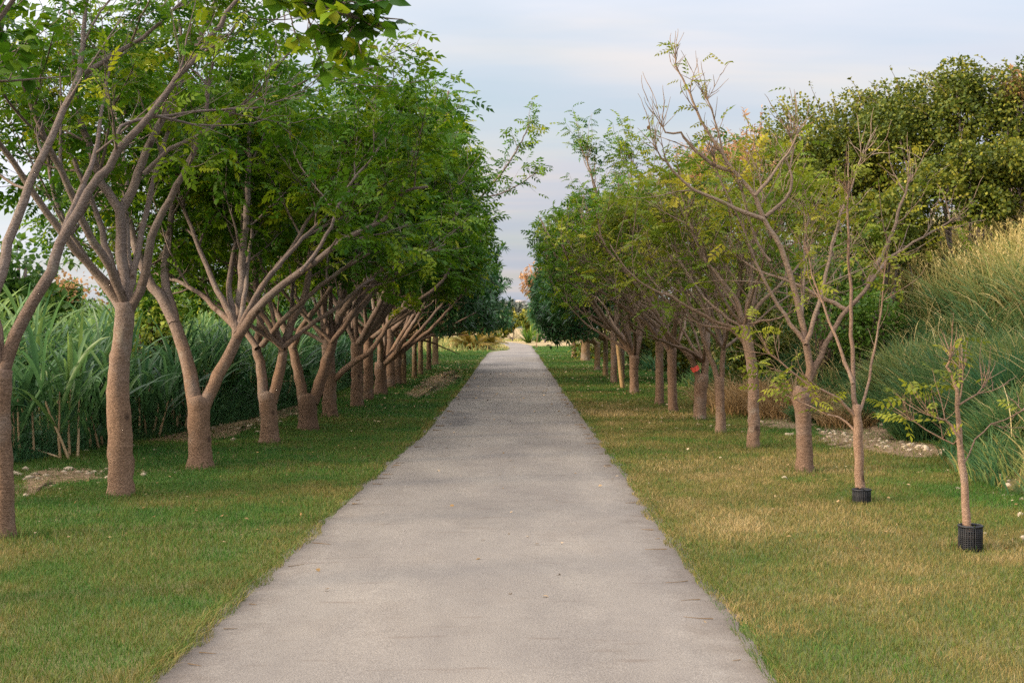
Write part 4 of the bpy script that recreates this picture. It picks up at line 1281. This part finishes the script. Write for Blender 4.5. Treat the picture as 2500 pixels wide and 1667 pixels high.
CG = 'cane clumps along the front edge of the field'
LABC = ['cane clump with bare pale stalks beside the tree cut by the picture edge',
        'tall upright cane clump left of the pillar-like trunk, with stalks showing at its foot',
        'leaning cane clump right of the bare pale stalks, its leaves arched over',
        'cane clump standing just left of the pillar-like trunk',
        'cane clump seen immediately right of the pillar-like trunk',
        'shaded cane clump halfway between the pillar-like and the low-forked trunks',
        'cane clump close to the left of the low-forked trunk',
        'stiff fan of cane leaves framed by the low fork',
        'cane clump behind the trunk of two near-parallel stems',
        'cane clump filling the gap left of the broad V-shaped trunk']
for k, (px, py, hs, nst, L, tone) in enumerate([(62, 1052, .75, 3, 1.15, .46), (165, 1050, .95, 4, 1.35, .50), (235, 1030, .7, 4, 1.3, .40), (215, 1005, 1.0, 4, 1.3, .42),
                                               (345, 1005, .8, 4, 1.2, .3), (395, 990, .75, 4, 1.15, .28), (440, 985, .9, 4, 1.2, .34), (505, 950, .95, 5, 1.3, .24), (590, 940, .9, 4, 1.2, .45), (660, 925, .9, 4, 1.2, .45)]):
    Y = depth(py)
    b = P(px, py, Y)
    b[2] = 0
    r = rng_(300 + k)
    g, gs = Geo(), Geo()
    cane_clump(g, gs, (0, 0, 0), r, hs, nst, L, tone - .05, fan=11)
    o = empty('cane_clump', b)
    gs.obj('stalks', MAT['stalk'], o)
    g.obj('leaves', MAT['cane'], o, smooth=False)
    tag(o, LABC[k], 'cane clump', CG)
r = rng_(345)
g = Geo()
n = 9000
y = 14 + 40 * r.random(n) ** 1.4
x = cane_edge(y) + .3 - 1.1 * r.random(n)
k = in_view(x, y) & (fbm(x, y, 1.0, 81) > .36)
x, y = x[k], y[k]
z = r.random(len(x)) ** 1.5 * .55 * np.clip((cane_edge(y) + .4 - x) / .6, .1, 1)
put_leaves(g, 'ova', np.stack([x, y, z + .02], -1), r.normal(size=(len(x), 3)) * [1, 1, .4], .35 + r.normal(scale=.18, size=len(x)), 1.0 * np.clip(y / 20, 1, 2), r, .4)
tag(g.obj('creeping_ground_cover', MAT['darkleaf'], smooth=False), kind='stuff')
r = rng_(330)
lib = []
for k in range(7):
    g, gs = Geo(), Geo()
    cane_clump(g, gs, (0, 0, 0), r, r.uniform(.75, 1.2), 4, 1.35, .35, fan=8)
    lib.append((np.concatenate(g.V), g.F, np.concatenate(g.T), np.concatenate(gs.V), gs.F, np.concatenate(gs.T)))
g, gs = Geo(), Geo()


for k in range(1050):
    y = 9 + 62 * r.random() ** 1.25
    x = cane_edge(y) - .35 - (9.5 + y * .12) * r.random() ** 1.3
    if not in_view(np.array([x]), np.array([y]), 2.2)[0]:
        continue
    V, F, T, V2, F2, T2 = lib[k % 7]
    a = r.uniform(0, 6.28)
    s = r.uniform(.8, 1.12) * (1.0 if y < 40 else 1.1) * np.interp(cane_edge(y) - x, [0, 1.5, 4, 8], [.8, 1.0, 1.08, 1.12])
    R = np.array([[math.cos(a), -math.sin(a), 0], [math.sin(a), math.cos(a), 0], [0, 0, 1]]) * s
    dt = r.normal(scale=.07) + np.interp(cane_edge(y) - x, [0, .8, 3], [-.14, 0, .22])
    o_ = g.n
    g.V.append((V @ R.T + [x, y, 0]).astype(np.float32))
    g.F.extend([np.concatenate(F) + o_])
    g.T.append(np.clip(T + dt, 0, 1).astype(np.float32))
    g.n += len(V)
    if cane_edge(y) - x < 2.2:
        o_ = gs.n
        gs.V.append((V2 @ R.T + [x, y, 0]).astype(np.float32))
        gs.F.extend([f + o_ for f in F2])
        gs.T.append(T2)
        gs.n += len(V2)
o = g.obj('cane_foliage', MAT['cane'], smooth=False)
tag(o, kind='stuff')
tag(gs.obj('cane_stalk_mass', MAT['stalk']), kind='stuff')
# reeds with broad yellowing leaves on the upper bank, and snapped dead stems lying across them
r = rng_(341)
g = Geo()
for k in range(620):
    y = 13 + 34 * r.random() ** 1.2
    x = r.uniform(6.6, 14)
    hb, db = bank(np.array([x]), np.array([y]))
    if not in_view(np.array([x]), np.array([y]), 2)[0] or db[0] < 1.9 + .8 * r.random() or db[0] > 9:
        continue
    V, F, T, _, _, _ = lib[k % 7]
    a = r.uniform(0, 6.28)
    s_ = r.uniform(.42, .68)
    R = np.array([[math.cos(a), -math.sin(a), 0], [math.sin(a), math.cos(a), 0], [0, 0, 1]]) * s_
    o_ = g.n
    g.V.append((V @ R.T + [x, y, float(hb[0]) - .15]).astype(np.float32))
    g.F.append(np.concatenate(F) + o_)
    g.T.append(np.clip(T + r.normal(scale=.12) + np.interp(db[0], [2, 4], [-.02, .22]), 0, 1).astype(np.float32))
    g.n += len(V)
n = 4200
x, y = r.uniform(4.8, 13, n), 12 + 34 * r.random(n) ** 1.2
hb, db = bank(x, y)
k = in_view(x, y, 2) & (db > .3) & (db < 9)
x, y, hb, n = x[k], y[k], hb[k], int(k.sum())
h = r.uniform(.3, .9, n)
blades(g, np.stack([x, y, hb + r.uniform(0, .25, n)], -1), h, .006 * np.clip(y / 15, .9, 2.5), h * r.uniform(.5, 1.9, n), .9 + r.normal(scale=.08, size=n), r, 4, None, r.uniform(.2, 1.2, n))
tag(g.obj('bank_reeds', MAT['longgrass'], smooth=False), kind='stuff')
# rank weeds and tall grass along the foot of the cane
r = rng_(340)
g = Geo()
n = 34000
y = 13 + 45 * r.random(n) ** 1.4
x = cane_edge(y) + .45 - 1.6 * r.random(n) ** 1.2
k = in_view(x, y)
x, y = x[k], y[k]
n = len(x)
near = np.clip((x - cane_edge(y)) / .45, 0, 1)
h = r.uniform(.08, .75, n) * (1 - .8 * near) * (.5 + fbm(x, y, 1.3, 41))
blades(g, np.stack([x, y, 0 * x], -1), h, .005 * np.clip(y / 15, 1, 3), h * r.uniform(.3, 1.1, n), .12 + .3 * (fbm(x, y, .8, 42) - .4) + r.normal(scale=.08, size=n), r, 4)
tag(g.obj('weeds', MAT['longgrass'], smooth=False), kind='stuff')
# fallen cane stalk at the foot of the field
a_, b_ = P(60, 1040, 15.9), P(120, 1052, 15.6)
g = Geo()
pts = smooth_path(np.array([[a_[0], 15.9, .12], [(a_[0] + b_[0]) / 2, 15.8, .08], [b_[0] + .1, 15.6, .02]]))
tube(g, pts, .012, 6, .9)
tag(g.obj('cane_stalk', MAT['stalk']), 'single fallen pale cane stalk lying in front of the bare-stalked clump', 'cane stalk')

# ---- bare stony ground and loose stones


def patch(name, poly_px, seed):
    """an irregular bare patch, its outline given on the ground"""
    r = rng_(seed)
    g = Geo()
    pts = np.array([[*P(px, py, depth(py))[:2], .004] for px, py in poly_px])
    zb = lambda c: bank(c[:, 0], c[:, 1])[0]
    c = smooth_path(np.vstack([pts, pts[:1]]), .12)
    c[:, :2] += r.normal(scale=.05, size=(len(c), 2))
    m = c.mean(0)
    inner = m + (c - m) * .6
    inner[:, 2] = .012
    n = len(c)
    V = np.vstack([c, inner, m + [0, 0, .012]])
    V[:, 2] += zb(V)
    i = np.arange(n - 1)
    g.add(V, [np.stack([i, i + 1, n + i + 1, n + i], -1), np.stack([n + i, n + i + 1, np.full(n - 1, 2 * n)], -1)])
    tag(g.obj(name, MAT['soil']), kind='structure')
    return m, c


def stones(g, n, cx, cy, sx, sy, s0, s1, r, tint=None):
    ico = np.array([[0, 0, 1], [.89, 0, .45], [.28, .85, .45], [-.72, .53, .45], [-.72, -.53, .45], [.28, -.85, .45], [.72, .53, -.45], [-.28, .85, -.45], [-.89, 0, -.45], [-.28, -.85, -.45], [.72, -.53, -.45], [0, 0, -1]])
    F = np.array([[0, 1, 2], [0, 2, 3], [0, 3, 4], [0, 4, 5], [0, 5, 1], [1, 6, 2], [2, 7, 3], [3, 8, 4], [4, 9, 5], [5, 10, 1], [6, 7, 2], [7, 8, 3], [8, 9, 4], [9, 10, 5], [10, 6, 1], [11, 7, 6], [11, 8, 7], [11, 9, 8], [11, 10, 9], [11, 6, 10]])
    for k in range(n):
        s = s0 + (s1 - s0) * r.random() ** 3
        V = ico * (1 + r.normal(scale=.16, size=(12, 1))) * np.array([1, r.uniform(.6, 1), r.uniform(.4, .75)]) * s
        a = r.uniform(0, 6.28)
        V = V @ np.array([[math.cos(a), math.sin(a), 0], [-math.sin(a), math.cos(a), 0], [0, 0, 1]])
        x, y = cx + r.normal(scale=sx), cy + r.normal(scale=sy)
        z = float(bank(np.array([x]), np.array([y]))[0][0])
        g.add(V + [x, y, z + s * .2], F, r.random() if tint is None else tint)


for nm, lst in POLY.items():
    for k, pl in enumerate(lst):
        patch(nm, pl, 1 + k + len(nm))
r = rng_(350)
g = Geo()
for px, py, sx, sy, n, a_, b_ in ((1990, 1012, .5, .45, 150, .008, .05), (2080, 1030, .35, .35, 90, .008, .06), (1930, 1000, .3, .4, 60, .008, .05), (2330, 1130, .25, .3, 30, .008, .05), (2060, 980, .3, .3, 14, .01, .06), (1790, 968, .5, .5, 70, .008, .05), (1870, 1100, 1.2, 1.5, 25, .006, .03),
                                  (140, 1092, .5, .3, 110, .008, .055), (90, 1130, .5, .4, 50, .006, .04), (460, 985, .5, .7, 110, .008, .06), (570, 975, .3, .8, 90, .008, .06), (250, 1030, .3, .3, 30, .01, .05), (640, 950, .3, .8, 60, .008, .05),
                                  (1640, 985, .5, .7, 40, .008, .05), (1480, 900, .9, 3, 60, .008, .05), (1000, 880, .5, 5, 120, .008, .05), (2380, 1250, .3, .4, 15, .008, .04)):
    w = P(px, py, depth(py))
    stones(g, n, w[0], w[1], sx, sy, a_, b_, r)
tag(g.obj('gravel', MAT['stone'], smooth=False), kind='stuff')

for px, py, s, lab in ((2170, 1045, .095, 'large pale rock at the end of the mulch patch, behind the nearest sapling'),
                       (1803, 1100, .045, 'flat white stone in the dry grass just left of the swollen bole'),
                       (157, 1080, .06, 'fist-sized pale stone below the tall upright cane clump'),
                       (535, 1012, .055, 'pale stone between the low-forked trunk and its neighbour'),
                       (590, 995, .05, 'pale stone at the foot of the trunk of two near-parallel stems'),
                       (2400, 1185, .05, 'pinkish stone at the foot of the bank by the right edge'),
                       (1812, 1000, .075, 'rust-stained rock between the twin-stemmed trunk and the swollen bole'),
                       (2072, 975, .06, 'flat grey stone on the green tuft above the mulch patch'),
                       (58, 1140, .045, 'orange-tinted stone in the grass right of the trunk cut by the left edge')):
    w = P(px, py, depth(py))
    if w[0] > w[1] * .39:
        w[0] = w[1] * .385
    g = Geo()
    stones(g, 1, 0, 0, 0, 0, s, s, rng_(int(px)), .7)
    o = g.obj('rock', MAT['stone'], smooth=False)
    md = o.modifiers.new('Subdivision', 'SUBSURF')
    md.levels = md.render_levels = 2
    md.subdivision_type = 'SIMPLE'
    tx = bpy.data.textures.new('lump', 'CLOUDS')
    tx.noise_scale = s * .9
    dm = o.modifiers.new('Displace', 'DISPLACE')
    dm.texture, dm.strength, dm.mid_level = tx, s * .5, .5
    w[2] = float(bank(w[:1], w[1:2])[0][0])
    o.location = [float(v) for v in w]
    tag(o, lab, 'rock', 'loose stones at the edges of the lawns')

# fallen leaves
r = rng_(360)
g = Geo()
for x0, x1, y0, y1, n in ((1.2, 4.8, 9, 40, 420), (-5, -1.7, 9, 32, 260), (-4.5, -1.7, 32, 60, 700), (1.4, 4.4, 30, 62, 350), (-1.5, 1.0, 6, 45, 120)):
    x, y = r.uniform(x0, x1, n), r.uniform(y0, y1, n)
    big = np.clip(y / 22, .7, 1.6)
    zz = np.where((x > -1.55) & (x < 1.07), .03, .035)
    ax_ = np.stack([r.normal(size=n), r.normal(size=n), r.normal(scale=.12, size=n)], -1)
    put_leaves(g, 'ova', np.stack([x, y, zz], -1), ax_, r.random(n), .6 * big, r, .25)
tag(g.obj('leaf_litter', MAT['litter'], smooth=False), kind='stuff')


# ------------------------------------------------------------------ small built things
def guard(px, pyt, pyb, wpx, label):
    Y = depth(pyb)
    b = P(px, pyb, Y)
    b[2] = 0
    Rg, hg = wpx * Y / FD / 2, (pyb - pyt) * Y / FD
    o = empty('tree_guard', b)
    g = Geo()
    nv, nr = 30, 11
    r = rng_(int(px))
    for k in range(nv):
        a = 2 * math.pi * k / nv
        e = r.normal(scale=.004)
        tube(g, np.array([[Rg * math.cos(a), Rg * math.sin(a), -.02], [Rg * math.cos(a) * 1.01, Rg * math.sin(a) * 1.01, hg / 2], [Rg * math.cos(a), Rg * math.sin(a), hg + e]]), .0042, 4)
    a = np.linspace(0, 2 * math.pi, 31)
    for k in range(nr):
        z = .01 + (hg - .03) * k / (nr - 1)
        tube(g, np.stack([Rg * np.cos(a), Rg * np.sin(a), np.full(31, z)], -1), .0042, 4, cap=False)
    g.obj('mesh_wall', MAT['guard'], o)
    g = Geo()
    tube(g, np.stack([Rg * 1.015 * np.cos(a), Rg * 1.015 * np.sin(a), np.full(31, hg)], -1), .009, 6, cap=False)
    g.obj('rim', MAT['guard'], o)
    # the second, inner turn of the rolled mesh
    g = Geo()
    for k in range(22):
        q = 2 * math.pi * k / 22 + .1
        tube(g, np.array([[Rg * .9 * math.cos(q), Rg * .9 * math.sin(q), 0], [Rg * .9 * math.cos(q), Rg * .9 * math.sin(q), hg * .96]]), .0045, 4)
    for k in range(10):
        z = .02 + (hg - .06) * k / 9
        tube(g, np.stack([Rg * .9 * np.cos(a), Rg * .9 * np.sin(a), np.full(31, z)], -1), .0045, 4, cap=False)
    g.obj('overlap', MAT['guard'], o)
    tag(o, label, 'tree guard', 'black mesh guards round the saplings')


guard(2229, 1207, 1263, 52, 'taller black plastic mesh cylinder round the foot of the bare little sapling')
guard(1979, 1124, 1156, 40, 'shorter black plastic mesh cylinder round the foot of the pale-stemmed sapling')

# red tape round the arm of the forked tree
Y = depth(965)
p0, p1 = P(1599, 850.5, Y - .01), P(1593.8, 841, Y - .02)
g = Geo()
pts = p0 + (p1 - p0) * np.linspace(0, 1, 5)[:, None]
tube(g, pts - p0, np.array([.067, .069, .068, .069, .067]), 16, lump=.006, rng=rng_(5), cap=False)
o = g.obj('tape', MAT['tape'])
o.location = p0
tag(o, 'red plastic tape wrapped round the left arm of the forked tree', 'tape')

Y = 33.0
g = Geo()
a_, b_ = P(1431, 893, Y), P(1418, 785, Y)
a_[2] = -.05
tube(g, np.linspace(a_, b_, 6) - [a_[0], Y, 0], np.linspace(.062, .05, 6), 8, lump=.04, rng=rng_(6))
o = g.obj('stake', MAT['wood'])
o.location = (a_[0], Y, 0)
tag(o, 'weathered wooden stake leaning between the reddish knobbly tree and the dark leaves', 'stake')

# a dead leaf hanging by a thread from the half-bare tree
Y = depth(1085)
p = P(1493, 288, Y)
g = Geo()
put_leaves(g, 'ova', np.array([[0, 0, 0.0]]), np.array([[-.5, 0, -.8]]), .05, .8, rng_(2))
o = g.obj('dead_leaf', MAT['litter'], smooth=False)
o.location = p
g = Geo()
q = P(1516, 280, Y + .2)
tube(g, smooth_path(np.array([q - p, (q - p) * .5 - [0, 0, .03], [0, 0, 0]]), .02), .0011, 3)
g.obj('thread', MAT['darkpost'], o)
tag(o, 'dead leaf dangling in the sky from the tip of the half-bare tree', 'dead leaf')

# ---- beyond the bend


def frond_plant(px, py, Y, L, n, label, name, cat, mat='palm', stiff=False, seed=1, wid=.03):
    r = rng_(seed)
    b = P(px, py, Y)
    b[2] = 0
    g, s = Geo(), Geo()
    for k in range(n):
        a = r.uniform(0, 6.28)
        el = r.uniform(.5, 1.35)
        d = np.array([math.cos(a) * math.cos(el), math.sin(a) * math.cos(el), math.sin(el)])
        cv = curve(np.array([r.normal(scale=.08), r.normal(scale=.08), 0]), d, L * r.uniform(.7, 1.1), 10, -.02 if stiff else -.15, .03, r)
        if stiff:
            w = wid * np.linspace(1, .1, 11)
            sd = unit(np.cross(d, [0, 0, 1.0]))
            V = np.stack([cv + sd * w[:, None], cv - sd * w[:, None]], 1).reshape(-1, 3)
            i_ = np.arange(10)[:, None] * 2
            g.add(V, i_ + np.array([0, 1, 3, 2]), np.clip(.4 + r.normal(scale=.2), 0, 1))
        else:
            tube(s, cv, np.linspace(.016, .005, 11), 4)
            ti = np.clip(.5 + r.normal(scale=.2), 0, 1)
            for q in range(3, 11):
                for u in (0, .33, .66):
                    p_ = cv[q - 1] + (cv[q] - cv[q - 1]) * u
                    tg = unit(cv[q] - cv[q - 1])
                    sd = unit(np.cross(tg, [0, 0, 1.0]))
                    for sg in (-1, 1):
                        dd = unit(tg * .7 + sg * sd - np.array([0, 0, .35]))
                        l = L * .26 * math.sin(math.pi * (q / 11 * .8 + .15))
                        e = p_ + dd * l
                        g.add(np.array([p_ - tg * wid * .6, p_ + tg * wid * .6, e - [0, 0, l * .2]]), np.array([[0, 1, 2]]), ti)
    o = empty(name, b)
    if s.n:
        s.obj('stems', MAT['tanbark'], o)
    g.obj('fronds', MAT[mat], o, smooth=False)
    tag(o, label, cat)


frond_plant(1085, 797, 84, 1.9, 34, 'clump of drooping yellow palm fronds on the inside of the bend', 'palm_clump', 'palm', seed=2, wid=.06)
frond_plant(1122, 795, 92, 1.7, 30, 'golden palm fronds arching over the path just past the shadow line', 'palm_clump', 'palm', seed=3, wid=.06)
frond_plant(1100, 790, 108, 2.4, 22, 'taller greenish-yellow palm behind the two golden frond clumps', 'palm_clump', 'palm', seed=4, wid=.08)
frond_plant(1214, 785, 118, 2.1, 60, 'spiky pale green rosette plant beyond the bend of the path', 'agave_plant', 'spiky plant', 'bushleaf', True, 5, .10)
frond_plant(1236, 785, 124, 1.6, 44, 'smaller spiky rosette plant at the right of the pale green one', 'agave_plant', 'spiky plant', 'bushleaf', True, 6, .09)
shrub('shrub', 'shrub', 1180, 742, 150, 3.0, 1.4, 'sunlit olive bush beyond the bend, below the far hill', 251, 'ovabig', 'shrubleaf', 2600, 3.0, 5, 'bushes beyond the bend', tone=.45, ground=0)
shrub('shrub', 'shrub', 1235, 738, 165, 3.2, 1.7, 'sunlit bush behind the spiky plants, beside the low wall', 252, 'ovabig', 'shrubleaf', 2600, 3.0, 5, 'bushes beyond the bend', tone=.42, ground=0)
shrub('shrub', 'shrub', 1110, 728, 170, 4.5, 2.6, 'tall bush closing the view behind the palm fronds', 253, 'ovabig', 'shrubleaf', 3000, 3.4, 5, 'bushes beyond the bend', tone=.4, ground=0)
shrub('shrub', 'shrub', 1300, 728, 175, 5.0, 2.6, 'bush behind the low wall beyond the bend', 254, 'ovabig', 'shrubleaf', 3000, 3.4, 5, 'bushes beyond the bend', tone=.45, ground=0)
# tall sunlit grass beyond the bend
r = rng_(370)
g = Geo()
n = 16000
x, y = r.uniform(-16, 12, n), r.uniform(79, 150, n)
k = ((x < np.interp(y, [79, 84, 92, 108, 123, 137, 150], [-1.9, -.65, -.6, -1.1, -2.7, -5.7, -11])) | (y > 128)) & ((x < 3.5 + (y - 88) * .3) & ((x < 1) | (y > 128))) & in_view(x, y, 4)
x, y = x[k], y[k]
h = r.uniform(.15, .8, len(x)) * (.4 + fbm(x, y, .2, 51)) * np.clip((np.interp(y, [79, 84, 92, 108, 123, 137, 150], [-1.9, -.65, -.6, -1.1, -2.7, -5.7, -11]) - x) * .6, .25, 1)
blades(g, np.stack([x, y, 0 * x], -1), h, .03, h * r.uniform(.2, .7, len(x)), .55 + r.normal(scale=.16, size=len(x)), r, 3)
tag(g.obj('far_grass', MAT['longgrass'], smooth=False), kind='stuff')

PG = 'small dark posts along the outside of the bend'
for k, (px, lab) in enumerate([(1150, 'small dark post at the left end of the bend'), (1177, 'small dark post in front of the spiky pale green plant'), (1252, 'small dark post under the hanging dark leaves'), (1271, 'small dark post farthest right, under the hanging dark leaves')]):
    Y = 134 if k < 2 else 122
    b = P(px, 783, Y)
    g = Geo()
    tube(g, np.array([[0, 0, -.05], [0, 0, .3], [0, 0, .36]]), np.array([.09, .09, .06]), 8)
    o = g.obj('post', MAT['darkpost'])
    o.location = (b[0], Y, 0)
    tag(o, lab, 'post', PG)


def box(g, x0, x1, y0, y1, z0, z1):
    V = np.array([[x, y, z] for z in (z0, z1) for x, y in ((x0, y0), (x1, y0), (x1, y1), (x0, y1))])
    g.add(V, np.array([[0, 3, 2, 1], [4, 5, 6, 7], [0, 1, 5, 4], [1, 2, 6, 5], [2, 3, 7, 6], [3, 0, 4, 7]]))


o = empty('low_wall', (3.4, 140, 0))
g = Geo()
box(g, -1.2, 1.2, -.2, .2, -.05, 1.0)
g.obj('wall_body', MAT['concrete'], o, smooth=False)
g = Geo()
box(g, -1.3, 1.3, -.26, .26, 1.003, 1.35)
g.obj('coping', MAT['beige'], o, smooth=False)
tag(o, 'low grey wall with a beige top beyond the bend, half hidden by dark leaves', 'wall')

# the far hill with a few houses
X = np.linspace(-900, 900, 91)
Yh = np.linspace(700, 1500, 33)
sheet('far_hill', X, Yh, lambda A, B: -1 + np.clip((B - 700) / 300, 0, 1) ** .8 * (19 + 10 * (fbm(A, B, .004, 61) - .5)) + 2.5 * (vnoise(A, B, .03, 62) - .5), MAT['farhill'])
for k, (px, py, w, lab) in enumerate([(1187, 712, 9, 'white house in the gap of sky, lowest on the far hill'), (1203, 706, 7, 'white house to the right on the far hill'), (1196, 698, 6, 'small white house highest on the far hill')]):
    Y = 720 + 70 * k
    c = P(px, py, Y)
    o = empty('house', (c[0], Y, c[2] - 2))
    g = Geo()
    box(g, -w / 2, w / 2, -3, 3, -2, 3)
    g.obj('wall', MAT['white'], o, smooth=False)
    g = Geo()
    V = np.array([[-w / 2 - .4, -3.5, 3.01], [w / 2 + .4, -3.5, 3.01], [w / 2 + .4, 3.5, 3.01], [-w / 2 - .4, 3.5, 3.01], [-w / 2 - .4, 0, 4.6], [w / 2 + .4, 0, 4.6]])
    g.add(V, [np.array([[0, 1, 5, 4], [2, 3, 4, 5], [0, 3, 2, 1]]), np.array([[0, 4, 3], [1, 2, 5]])])
    g.obj('roof', MAT['roof'], o, smooth=False)
    for q in (-.25, .25):
        g = Geo()
        box(g, q * w - .5, q * w + .5, -3.05, -3.003, .8, 2.1)
        g.obj('window', MAT['glass'], o, smooth=False)
    tag(o, lab, 'house', 'houses on the far hill')
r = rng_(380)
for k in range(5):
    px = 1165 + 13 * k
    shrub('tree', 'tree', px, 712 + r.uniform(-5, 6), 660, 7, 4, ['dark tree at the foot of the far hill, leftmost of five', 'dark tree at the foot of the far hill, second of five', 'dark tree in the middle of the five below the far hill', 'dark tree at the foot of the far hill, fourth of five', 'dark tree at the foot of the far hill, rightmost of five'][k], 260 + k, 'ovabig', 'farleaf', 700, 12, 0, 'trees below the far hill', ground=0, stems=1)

# ------------------------------------------------------------------ light, sky, camera
SUN_EL, SUN_AZ = rad(13), rad(-108)      # azimuth from +Y (view direction) towards +X; low, from the left and a little behind
sd = np.array([math.sin(SUN_AZ) * math.cos(SUN_EL), math.cos(SUN_AZ) * math.cos(SUN_EL), math.sin(SUN_EL)])
ld = bpy.data.lights.new('sun', 'SUN')
ld.energy, ld.angle, ld.color = 3.0, rad(9), (1.0, .80, .58)
lo = bpy.data.objects.new('sun', ld)
C.objects.link(lo)
from mathutils import Vector
lo.rotation_euler = Vector((-sd[0], -sd[1], -sd[2])).to_track_quat('-Z', 'Y').to_euler()

w = bpy.data.worlds.new('World')
bpy.context.scene.world = w
w.use_nodes = True
T = w.node_tree
T.nodes.clear()
m = M.__new__(M)
m.t = T
sky = m.n('ShaderNodeTexSky', sky_type='NISHITA', sun_disc=False, sun_elevation=SUN_EL, sun_rotation=SUN_AZ, altitude=0, air_density=1.0, dust_density=2.0, ozone_density=1.0)
dirv = m.n('ShaderNodeTexCoord').outputs['Generated']
sx = m.n('ShaderNodeSeparateXYZ', ins={0: dirv})
zz = m.math('MAXIMUM', m.math('ADD', sx.outputs['Z'], .10), .03)
pl = m.n('ShaderNodeCombineXYZ', ins={0: m.math('DIVIDE', sx.outputs['X'], zz), 1: m.math('DIVIDE', sx.outputs['Y'], zz), 2: 0.0}).outputs[0]
n1 = m.n('ShaderNodeTexNoise', ins={'Vector': m.mapped(pl, (.55, 1.0, 1), (3.1, .6, 0)), 'Scale': .85, 'Detail': 5.0, 'Roughness': .52}).outputs['Fac']
n2 = m.n('ShaderNodeTexNoise', ins={'Vector': m.mapped(pl, (.35, 1.1, 1), (1.7, 4.2, 0)), 'Scale': 1.6, 'Detail': 4.0, 'Roughness': .5}).outputs['Fac']
# cloud brightens towards the low sun and overhead
vs = m.n('ShaderNodeVectorMath', operation='DOT_PRODUCT', ins={0: dirv, 1: tuple(sd)}).outputs['Value']
warm = m.math('POWER', m.math('MAXIMUM', m.math('MULTIPLY', m.math('ADD', vs, .35), .74), 0.0), 2.0)
top = m.math('POWER', m.math('MAXIMUM', sx.outputs['Z'], 0.0), 1.5)
CL = 2.35
cold = m.ramp(n2, [(.38, (.84, .90, 1.03)), (.52, (.93, .95, 1.04)), (.66, (1.10, 1.02, 1.0))])
gain = m.math('ADD', m.math('ADD', 1.0, m.math('MULTIPLY', warm, 6.5)), m.math('MULTIPLY', top, 5.5))
cl = m.mix(m.math('MINIMUM', warm, 1.0), cold, (1.0, .86, .70))
cm = m.n('ShaderNodeVectorMath', operation='SCALE', ins={0: cl, 'Scale': m.math('MULTIPLY', gain, CL)}).outputs[0]
blue = m.n('ShaderNodeVectorMath', operation='SCALE', ins={0: sky.outputs[0], 'Scale': 1.0}).outputs[0]
f = m.ramp(n1, [(.30, (.5, .5, .5)), (.56, (1, 1, 1))])
col = m.mix(f, blue, cm)
bg = m.n('ShaderNodeBackground', ins={'Color': col, 'Strength': .10})
out = m.n('ShaderNodeOutputWorld')
T.links.new(bg.outputs[0], out.inputs[0])

cd = bpy.data.cameras.new('camera')
cam = bpy.data.objects.new('camera', cd)
C.objects.link(cam)
cam.location = (0, 0, H)
cam.rotation_euler = (math.pi / 2, 0, 0)
cd.sensor_width = 36
cd.lens = 36 * FD / 2352
cd.shift_x, cd.shift_y = -(VX - 1176) / 2352, -(784 - VY) / 2352
cd.clip_start, cd.clip_end = .1, 6000
S = bpy.context.scene
S.camera = cam
S.view_settings.view_transform = 'Standard'
S.view_settings.look = 'None'
S.view_settings.exposure = 1.3
S.view_settings.gamma = 1
S.render.engine = 'CYCLES'
S.cycles.max_bounces = 6
S.cycles.diffuse_bounces = 4
S.cycles.transmission_bounces = 4
S.cycles.use_denoising = False
